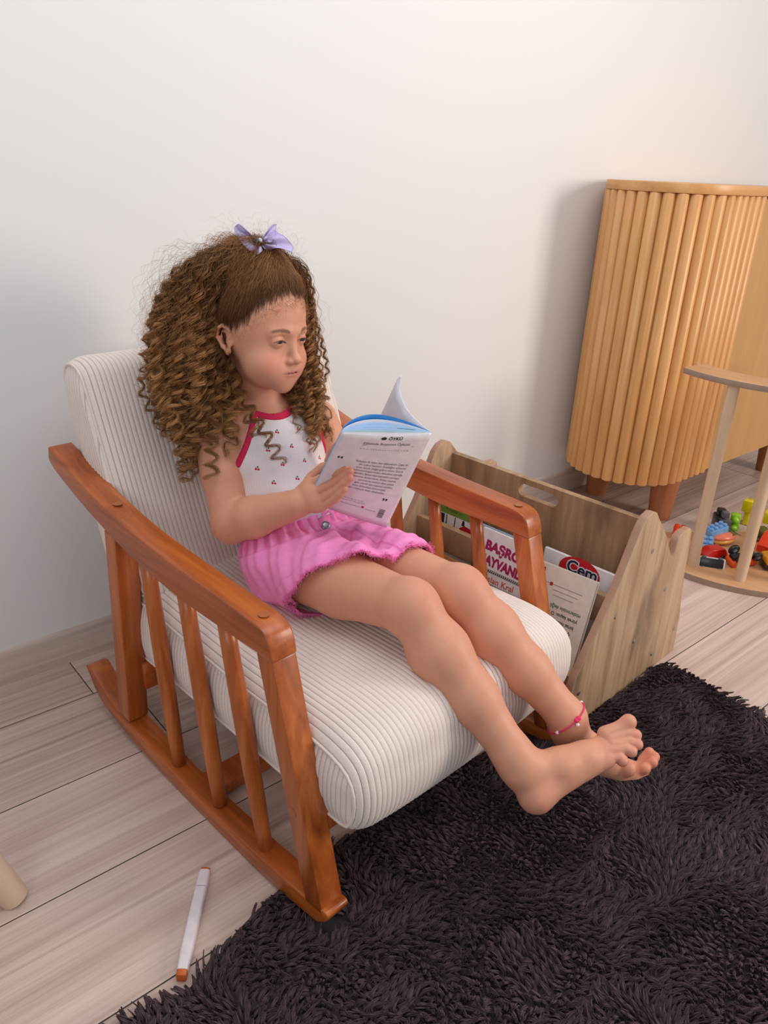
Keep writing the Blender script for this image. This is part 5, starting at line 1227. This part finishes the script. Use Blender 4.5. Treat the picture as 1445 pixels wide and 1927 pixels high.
# (B) ringlets: each clump follows a falling centre line, with its own winding
def rim(az):        # reach of the hair from its axis, by direction: 0 front, 90 right side, 180 back, 270 left side (mm)
    return np.interp(az % 360, [0, 40, 80, 110, 140, 180, 220, 250, 275, 300, 330, 360], [70, 76, 100, 132, 158, 156, 148, 138, 132, 118, 84, 70])
def clumps(n, azr, depth_r, endz, top=(30, 150), seed=0, spread=.0034, nstr=17, m=116, fr=1.0, pull=None, hr_=(.0085, .0135), wlr=(.027, .039)):
    r = np.random.default_rng(seed); az = r.uniform(*azr, n); q = r.uniform(*depth_r, n)
    a = np.radians(az); d = np.stack([-np.sin(a), np.cos(a), np.zeros(n)], 1); R = rim(az)*fr*r.uniform(.93, 1.09, n)
    ax = np.array([0, -32, 0.])
    up = r.uniform(0, 1, n)                                        # 0: grown low at the nape, 1: from the crown
    root = ax+d*(55-38*up[:, None])*[1, 1.0, 1]; root[:, 2] = -20+128*up
    root = on_skull(root, np.full(n, 1.0))
    rq = R*q
    z1 = root[:, 2]+r.uniform(8, 30, n)*q+8
    p1 = ax+d*(np.linalg.norm(root[:, :2]-ax[:2], axis=1)*.5+rq*.52)[:, None]; p1[:, 2] = np.minimum(z1, 150)
    p2 = ax+d*(rq*.92)[:, None]; p2[:, 2] = root[:, 2]*.55+r.uniform(-10, 18, n)
    p3 = ax+d*(rq*1.0)[:, None]; p3[:, 2] = -62+r.uniform(-20, 20, n)
    ez = r.uniform(*endz, n)
    p4 = ax+d*(rq*.97)[:, None]; p4[:, 2] = (-62+ez)/2
    p5 = ax+d*(rq*.86)[:, None]; p5[:, 2] = ez
    for p in (p1, p2):
        rho = np.linalg.norm(p[:, :2]-ax[:2], axis=1); p[:, 2] = np.minimum(p[:, 2], 150-(rho/150)**2*135)
    if pull is not None:
        for p, w_ in ((p3, .45), (p4, .85), (p5, 1.0)): p += np.array(pull)*w_
    ctrl = np.stack([root, p1, p2, p3, p4, p5], 1); ctrl[:, 2:] += r.normal(size=(n, 4, 3))*np.array([9, 9, 11])
    C, L_ = bez(hpv(ctrl), m); C = push_out(C, .012)
    wl = r.uniform(*wlr, n); h0 = r.uniform(.0015, .0035, n); h1 = r.uniform(*hr_, n); ph = r.uniform(0, 2*PI, n); tone = np.clip(r.normal(.5, .30, n), .02, 1)
    # strands of each clump
    I = np.repeat(np.arange(n), nstr); N_ = len(I); dph = r.normal(size=N_)*.28; ro = r.normal(size=(N_, 3))*spread*.55
    t = np.linspace(0, 1, m)[None, :, None]; loose = r.random(N_) < .13; amp = np.where(loose, 2.6, 1.0)
    CC = C[I]+ro[:, None, :]*amp[:, None, None]*(1.6*(1-t)**2+.55+.5*t**3)
    S = helix(CC, L_[I], h0[I], h1[I]*r.uniform(.8, 1.15, N_), wl[I]*np.where(loose, r.uniform(.85, 1.2, N_), 1), ph[I]+dph*np.where(loose, 3, 1))
    cut = r.uniform(.86, 1.0, N_); 
    for i in range(0, N_): pass
    S = S[:, :]; strands(S, r.uniform(.00024, .00044, N_), np.clip(tone[I]+r.normal(size=N_)*.14, 0, 1))
    core = helix(C, L_, h0, h1*.95, wl, ph); strands(core, np.full(n, .0021), np.clip(tone*.45, 0, 1))
    return C
clumps(70, (100, 185), (.45, .80), (-175, -110), seed=1)              # inner mass, right and back
clumps(34, (92, 112), (.45, .72), (-180, -90), seed=9)
clumps(84, (92, 180), (.80, 1.06), (-225, -105), seed=2)              # outer mass on the near side
clumps(60, (180, 262), (.50, 1.0), (-200, -120), seed=3)              # back and far side
clumps(60, (252, 304), (.68, 1.04), (-215, -120), seed=4, pull=(-14, 42, 0), hr_=(.005, .009), wlr=(.022, .034))
clumps(16, (285, 308), (.80, 1.0), (-190, -130), seed=14, pull=(-16, 64, 0), hr_=(.004, .008), wlr=(.022, .034))   # far side of the face
clumps(34, (96, 135), (.50, .90), (-235, -150), seed=5, pull=(12, 30, 0))     # ringlets over the near shoulder
clumps(12, (100, 130), (.75, 1.0), (-275, -225), seed=6, pull=(0, 12, 0), hr_=(.010, .015), nstr=14)
clumps(36, (86, 122), (.30, .52), (-60, -5), seed=10)
clumps(40, (60, 300), (.25, .55), (-90, -40), seed=8, top=(100, 150))
# one ringlet lying on the chest
def ringlet(pts, seed, nstr=34, hr1=.0125, wl_=.034):
    r = np.random.default_rng(seed); C, L_ = bez(np.array([pts], float), 130); C = push_out(C, .010); I = np.zeros(nstr, int)
    S = helix(C[I]+r.normal(size=(nstr, 1, 3))*.0014, L_[I], np.full(nstr, .003), r.uniform(.8, 1.2, nstr)*hr1, np.full(nstr, wl_), r.normal(size=nstr)*.35+seed)
    strands(S, r.uniform(.00026, .00036, nstr), r.uniform(.05, .4, nstr))
ringlet([hp(-58, -6, 10), hp(-64, 2, -40), hp(-60, 22, -90), hp(-52, 52, -130), hp(-42, 80, -170), hp(-34, 98, -205)], 1)
ringlet([hp(-58, -6, 0), hp(-66, 8, -50), hp(-66, 26, -100), hp(-62, 50, -135), hp(-54, 66, -165)], 2)
ringlet([hp(-60, -16, 0), hp(-82, -6, -70), hp(-100, 6, -130), hp(-112, 10, -190), hp(-112, 14, -240)], 3, hr1=.012)
ringlet([hp(-60, -16, 0), hp(-84, -16, -70), hp(-110, -14, -150), hp(-126, -30, -215), hp(-120, -40, -262)], 5, hr1=.013)
# crown puff behind the bow
n = 900; r = rng; root = KN+r.normal(size=(n, 3))*[9, 9, 3]+[0, -4, -4]; a = r.uniform(0, 2*PI, n); d = np.stack([np.cos(a), np.sin(a)*.9-.45, np.zeros(n)], 1); ln = r.uniform(20, 74, n)
p1 = root+d*ln[:, None]*.35+[0, 0, 15]; p2 = root+d*ln[:, None]*.75+np.array([0, -6, 10]); p3 = root+d*ln[:, None]+[0, -10, -14]; p4 = root+d*ln[:, None]*1.12+[0, -14, -48]
ctrl = np.stack([root, p1, p2, p3, p4], 1)+r.normal(size=(n, 5, 3))*[3, 3, 3]
keepm = ~((ctrl[:, -1, 1] > 38) & (ctrl[:, -1, 2] < 96)); ctrl = ctrl[keepm]; n = len(ctrl); C, L_ = bez(hpv(ctrl), 60)
strands(helix(C, L_, np.full(n, .002), r.uniform(.003, .007, n), r.uniform(.028, .045, n), np.repeat(r.uniform(0, 6.28, n//8+1), 8)[:n]+r.normal(size=n)*.3), r.uniform(.00016, .0003, n), np.clip(r.normal(.45, .2, n), 0, 1))
# (C) frizz: single hairs standing off the outline
n = 900; az = rng.uniform(80, 300, n); r = rng; az = np.where((az < 92), az+70, az); a = np.radians(az); d = np.stack([-np.sin(a), np.cos(a), np.zeros(n)], 1); R = rim(az)*r.uniform(.9, 1.15, n); ax = np.array([0, -32, 0.])
zt = r.uniform(-20, 105, n); root = on_skull(ax+d*45+np.stack([0*zt, 0*zt, zt], 1), np.full(n, 2.)); p1 = ax+d*(R*.7)[:, None]+np.stack([0*zt, 0*zt, zt+22], 1); p2 = ax+d*R[:, None]+np.stack([0*zt, 0*zt, zt*.6-10], 1); p3 = ax+d*(R*1.04)[:, None]+np.stack([0*zt, 0*zt, zt*.3-r.uniform(30, 110, n)], 1)
ctrl = np.stack([root, p1, p2, p3], 1); ctrl[:, 1:] += r.normal(size=(n, 3, 3))*9; C, L_ = bez(hpv(ctrl), 84); C = push_out(C, .006, 1)
strands(helix(C, L_, np.full(n, .002), r.uniform(.004, .011, n), r.uniform(.034, .075, n), r.uniform(0, 6.28, n)), r.uniform(.00009, .00015, n), r.uniform(.3, 1, n))
n = 260; a = r.uniform(0, 2*PI, n); el = r.uniform(.35, 1.35, n); d = np.stack([np.cos(a)*np.cos(el), np.sin(a)*np.cos(el)-.15, np.sin(el)], 1); c0 = np.array([0, -10, 50.])
d = d[~((d[:, 1] > .45) & (d[:, 2] < .55))]; n = len(d); Rr = r.uniform(92, 112, n); q0 = c0+d*88; q1 = c0+d*Rr[:, None]+r.normal(size=(n, 3))*7; q2 = c0+d*(Rr+8)[:, None]+r.normal(size=(n, 3))*16; q3 = q2+r.normal(size=(n, 3))*16-[0, 0, 8]
C, L_ = bez(hpv(np.stack([q0, q1, q2, q3], 1)), 30); strands(helix(C, L_, np.full(n, .001), r.uniform(.002, .005, n), r.uniform(.025, .05, n), r.uniform(0, 6.28, n)), r.uniform(.00008, .00012, n), r.uniform(.3, 1, n))
V = np.concatenate(HV); F = np.concatenate(HF); C_ = np.concatenate(HC); print('HAIR verts', len(V))
def fast_mesh(name, V, F, mat, parent, cols):
    me = bpy.data.meshes.new(name); nv, nf = len(V), len(F); me.vertices.add(nv); me.vertices.foreach_set('co', np.ascontiguousarray(V, np.float32).ravel())
    me.loops.add(nf*4); me.loops.foreach_set('vertex_index', np.ascontiguousarray(F, np.int32).ravel()); me.polygons.add(nf); me.polygons.foreach_set('loop_start', np.arange(nf, dtype=np.int32)*4); me.polygons.foreach_set('loop_total', np.full(nf, 4, np.int32))
    me.polygons.foreach_set('use_smooth', np.ones(nf, bool)); me.update(calc_edges=True); set_col(me, cols); me.materials.append(mat); o = bpy.data.objects.new(name, me); link(o); o.parent = parent; return o
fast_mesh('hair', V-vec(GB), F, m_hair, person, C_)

# ---- sheer lilac bow and its clip
m_bow, nt, b = newmat('lilac_organza'); b.inputs['Base Color'].default_value = lin((186, 168, 220)); b.inputs['Roughness'].default_value = .5; b.inputs['Alpha'].default_value = .86; b.inputs['Subsurface Weight'].default_value = .1
tc = nt.nodes.new('ShaderNodeTexCoord'); w_ = nt.nodes.new('ShaderNodeTexNoise'); w_.inputs['Scale'].default_value = 90; nt.links.new(tc.outputs['Object'], w_.inputs['Vector']); cr = nt.nodes.new('ShaderNodeValToRGB'); cr.color_ramp.elements[0].color = lin((190, 172, 222)); cr.color_ramp.elements[1].color = lin((222, 208, 242)); nt.links.new(w_.outputs['Fac'], cr.inputs['Fac']); nt.links.new(cr.outputs['Color'], b.inputs['Base Color'])
bc = vec(BOW_C[0]); toward = vec((-.49, -.53, .18)); toward /= np.linalg.norm(toward)
bow = bpy.data.objects.new('hair_bow', None); link(bow); bow.parent = person; bow.location = tuple(bc-vec(GB)); bow['label'] = 'sheer lilac hair bow'
def wing(outline, seed):
    pts = np.array(spl([tuple(p) for p in outline], 4)); r_ = np.random.default_rng(seed); cen = pts[0]; bm = bmesh.new(); rings = []; nr = 12
    for j in range(nr+1):
        t = j/nr; row = []
        for i, p in enumerate(pts):
            q = cen+(p-cen)*t; q = q+toward*(.006*math.sin(i*.9+seed)*t+.010*math.sin(t*PI)-.004*t*math.cos(i*.5))
            row.append(bm.verts.new(tuple(q-bc)))
        rings.append(row)
    for j in range(1, nr):
        for i in range(len(pts)-1): bm.faces.new((rings[j][i], rings[j][i+1], rings[j+1][i+1], rings[j+1][i]))
    recalc(bm); o = bobj('ribbon_loop', bm, m_bow, bow, smooth=True); md = o.modifiers.new('thick', 'SOLIDIFY'); md.thickness = .0006
    bm = bmesh.new(); add_tube(bm, [tuple(v.co) for v in o.data.vertices if False] or [tuple(cen+(p-cen)+toward*(.006*math.sin(i*.9+seed)-.004*math.cos(i*.5))-bc) for i, p in enumerate(pts[2:-1], 2)], .0006, 6); bobj('ribbon_edge', bm, m_bow, o if False else bow, smooth=True)
wing(BOW_L, 1); wing(BOW_R, 2)
wing([BOW_C[0]]+[tuple(bc+vec(p)*.001) for p in ((6, -8, 6), (12, -10, 18), (20, -14, 22), (16, -18, 8), (8, -14, 0))], 4)
u_ = toward; cc = u_*.021
bm = bmesh.new(); add_ball(bm, tuple(cc), .0075, 16, (1.5, 1, .8)); bobj('clip', bm, plain('black_clip', (24, 22, 26), .3, coat=.5), bow, smooth=True, label='black clip')
bm = bmesh.new(); add_ball(bm, tuple(cc+u_*.006+vec((.002, -.001, .001))), .0036, 12); bobj('clip_bead', bm, plain('white_bead', (225, 222, 228), .15, coat=.5), bow, smooth=True, label='white bead')

# ---- ear stud
bm = bmesh.new(); add_ball(bm, tuple(hp(-72.5, -1, -27)-vec(GB)), .0022, 10); bobj('ear_stud', bm, plain('gold_stud', (214, 170, 90), .2, metal=.9), person, smooth=True, label='small gold ear stud')
# ---- anklet: pink cord with white beads round the left ankle
m_cordp = plain('pink_cord', (232, 44, 104), .7); m_bead = plain('white_bead_anklet', (232, 226, 226), .25)
ax_ = AL-KL; ax_ /= np.linalg.norm(ax_); a1 = np.cross(ax_, (0, 0, 1)); a1 /= np.linalg.norm(a1); a2 = np.cross(ax_, a1)
ctr = mix(KL, AL, 1.0); legf = Field([(0, legL+footL)]); ring = []
for k in range(49):
    a = 2*PI*k/48; d = a1*math.cos(a)+a2*math.sin(a); P = ctr+d*.015
    for _ in range(120):
        if legf(P[None, None])[0, 0] > .0012: break
        P = P+d*.0006
    ring.append(P-vec(GB))
bm = bmesh.new(); add_tube(bm, ring, .0013, 8, cap=False); ank = bobj('anklet', bm, m_cordp, person, smooth=True, label='pink cord anklet with white beads')
kf = int(np.argmax([(np.array(r_)-(ctr-vec(GB)))@vec((-.35, -.55, .75)) for r_ in ring[:48]]))
for kk in (kf-11, kf+10, kf+20, kf+30):
    bm = bmesh.new(); add_ball(bm, tuple(ring[kk % 48]), .0034, 14); bobj("bead", bm, m_bead, ank, smooth=True, label="white bead")
bm = bmesh.new(); add_ball(bm, tuple(ring[(kf+1) % 48]+vec((-.002, -.004, -.006))), .0034, 14); bobj("bead", bm, m_bead, ank, smooth=True, label="white bead")
for j, kk in enumerate((kf, (kf+1) % 48)):
    bm = bmesh.new(); add_ball(bm, tuple(ring[kk]), .0046, 12, (1, 1, .8)); bobj("knot", bm, m_cordp, ank, smooth=True)
# ================================================================ the book she holds, back cover outwards
BKc = [vec(p) for p in BK]; BB = tuple(sum(BKc)/4)
bk = thing('held_book', 'open paperback with a white printed back cover held up in the girl\'s hands', 'book', P3(*BB), TH)
def bil(s, t): return (BKc[0]*(1-s)+BKc[1]*s)*(1-t)+(BKc[3]*(1-s)+BKc[2]*s)*t
nb_ = np.cross(BKc[1]-BKc[0], BKc[3]-BKc[0]); nb_ /= np.linalg.norm(nb_); nb_ = nb_ if nb_@vec((-.5, -.6, .6)) > 0 else -nb_
def cov(s, t, off=0.0): return bil(s, t)+nb_*(off+.004*math.sin(s*PI)*(1-.4*t))
def sheet(name, fn, mat, ns=28, nt=16, thick=.0003, parent=bk):
    vs = [Vector(fn(i/ns, j/nt)-vec(BB)) for j in range(nt+1) for i in range(ns+1)]; fs = [(j*(ns+1)+i, j*(ns+1)+i+1, (j+1)*(ns+1)+i+1, (j+1)*(ns+1)+i) for j in range(nt) for i in range(ns)]
    o = mobj(name, vs, fs, mat, parent, smooth=True); md = o.modifiers.new('thick', 'SOLIDIFY'); md.thickness = thick; md.offset = 0; return o
m_cover = plain('glossy_white_cover', (234, 226, 230), .35, coat=.15)
m_page = plain('page_white', (222, 216, 222), .7); m_pageb = plain('page_pale_blue', (176, 204, 236), .6); m_blue = plain('page_blue', (36, 128, 206), .5); m_pageg = plain('page_grey_green', (170, 196, 200), .6)
if 'm_ink' not in globals(): m_ink = plain('black_ink', (38, 34, 40), .6)
m_inkb = plain('book_ink', (52, 46, 60), .6); m_inkg = plain('grey_ink', (120, 112, 124), .6); m_pinkish = plain('page_skin_print', (206, 150, 110), .6)
sheet('back_cover', lambda s, t: cov(s, t), m_cover, thick=.0006)
away = vec((.45, .70, .25)); away /= np.linalg.norm(away)
def bulge(b, e=0.0): return lambda s, t: cov(s, t, -.0012)+away*(b*(math.sin(PI*min(1, s**.85))**.9)*(1-.35*t))-nb_*e*(1-s)
for k, (b_, mt) in enumerate(((.005, m_page), (.010, m_pageg), (.016, m_pageb), (.024, m_pageb), (.032, m_pageb), (.040, m_page))): sheet('page', bulge(b_, .0006*k), mt, thick=.0005)
sheet('page', bulge(.054, .004), m_blue, thick=.0006)
sheet('page_print', lambda s, t: bulge(.0548, .004)(.52+.16*s, t*.1-.004), m_pinkish, 6, 3, .0004)
sheet('page_print', lambda s, t: cov(.62+.2*s, .0, -.002)+away*(.0165*math.sin(PI*(.62+.2*s)))+vec((0, 0, .0004)), plain('green_print', (60, 140, 84), .6), 6, 1, .0008)
# front half of the book: curls away from the spine
T2 = [vec(p) for p in BK_TOP2]; dn = BKc[2]-BKc[1]
def half(k): 
    c = np.array(spl([tuple(p) for p in T2], 6))
    def fn(s, t):
        x = s*(len(c)-1); i = min(int(x), len(c)-2); p = c[i]*(1-(x-i))+c[i+1]*(x-i); tg = c[i+1]-c[i]; n_ = np.cross(tg, dn); n_ /= max(np.linalg.norm(n_), 1e-9)
        return p+dn*t*(1-.10*s)+away*(.012*s*t)+n_*k*s
    return fn
sheet('front_cover', half(0), m_cover, 30, 14, .0006)
for k, mt in ((.0012, m_pageb), (.0022, m_page), (.0034, m_page)): sheet('page', half(k), mt, 30, 14, .0003)
sheet('page', half(-.0012), m_page, 30, 14, .0003)
for k, (s0, ln) in enumerate(((.78, .10), (.70, .12), (.62, .14))):
    sheet('page_print', (lambda s0, ln: lambda s, t: half(-.0018 if True else 0)(s0+.012*t, .04+ln*s))(s0, ln), m_inkg, 6, 1, .0003)
# printing on the back cover: x, y in metres on a 150 x 200 mm cover, mapped to the curved sheet
CW, CH = .150, .200
def on_cover(name, s, x, y, size, mat, align='LEFT', bold=0, sx=1.0, sp=1.0, shear=0.0, off=.0006):
    vs, fs = text_mesh(s, size, align=align, bold=bold, spacing=sp, shear=shear)
    mobj(name, [Vector(cov((x+v.x*sx)/CW, (y-v.y)/CH, off)-vec(BB)) for v in vs], fs, mat, bk)
def patch(name, x0, x1, y0, y1, mat, off=.0006):
    mobj(name, [Vector(cov(x/CW, y/CH, off)-vec(BB)) for x, y in ((x0, y0), (x1, y0), (x1, y1), (x0, y1))], [(0, 1, 2, 3)], mat, bk)
on_cover('lettering', 'ÖYKÜ', .078, .0105, .0085, m_ink, bold=.0003)
for k in range(8):
    a = 2*PI*k/8; patch('logo', .070+.0035*math.cos(a)-.0012, .070+.0035*math.cos(a)+.0012, .0075+.0022*math.sin(a)-.0012, .0075+.0022*math.sin(a)+.0012, m_ink)
patch('logo', .0675, .0725, .0055, .0095, m_ink)
on_cover('lettering', 'Eğitimde Başarının Öyküsü', .080, .0225, .0072, m_inkb, 'CENTER'); patch('rule', .040, .128, .0245, .0252, m_ink)
on_cover('lettering', 'www.oykuyayincilik.com', .080, .0345, .0048, m_inkg, 'CENTER', sp=1.7)
lines = ['Bahçeye ilk fidanı ben dikecektim. Çapa ile', 'bir çukur kazdım. Kazdığım çukurun', 'içine azıcık doğal gübre attım. Sonra', 'köklerini koparmadan dikkatlice toprağa', 'yerleştirdim. Kenardaki toprakları yavaşça', 'üzerine doldurdum. Artan toprak', 'çevresi su tutsun diye çanak', 'gibi olarak can suyunu verdim.', 'suyu dökerken üniversiteli', 'ağabeyler coşkuyla beni alkışladılar.']
for k, s in enumerate(lines):
    x1 = (.134, .134, .131, .133, .130, .127, .126, .127, .116, .118)[k]; on_cover('lettering', s, x1, .0655+.0073*k, .0062, m_inkb, 'RIGHT', sx=.86 if k in (0, 3, 4) else .92)
on_cover('quote_mark', '“', .010, .0720, .020, m_ink, bold=.0004, sx=1.2); on_cover('quote_mark', '”', .118, .1535, .020, m_ink, bold=.0004, sx=1.2)
on_cover('lettering', 'Öykü Yayıncılık Paz. San. Tic. Ltd. Şti.', .088, .158, .0034, m_inkg, 'RIGHT'); on_cover('lettering', 'Ankara Cad. No: 12/4  0312 000 00 00', .092, .163, .0034, m_inkg, 'RIGHT')
on_cover('lettering', 'www.oykuyayincilik.com', .086, .172, .0036, m_inkg, 'RIGHT'); patch('logo_square', .0885, .0935, .1675, .1720, plain('magenta_logo', (176, 40, 84), .5)); on_cover('lettering', '/oykuyayincilik', .096, .1735, .0036, m_inkg)
patch('barcode', .1215, .1345, .1630, .1830, m_page)
for k, (w_, g_) in enumerate(((.9, 1.5), (.5, 1.1), (1.2, 1.7), (.6, 1.2), (.9, 1.4), (1.4, 1.9), (.5, 1.0), (.9, 1.5), (1.1, 1.7), (.6, 1.2), (1.0, 1.6))):
    y = .1640+sum(((1.5, 1.1, 1.7, 1.2, 1.4, 1.9, 1.0, 1.5, 1.7, 1.2, 1.6)[:k]))*.00122; patch('barcode_bar', .1225, .1330, y, y+w_*.00105, m_ink, .0009)
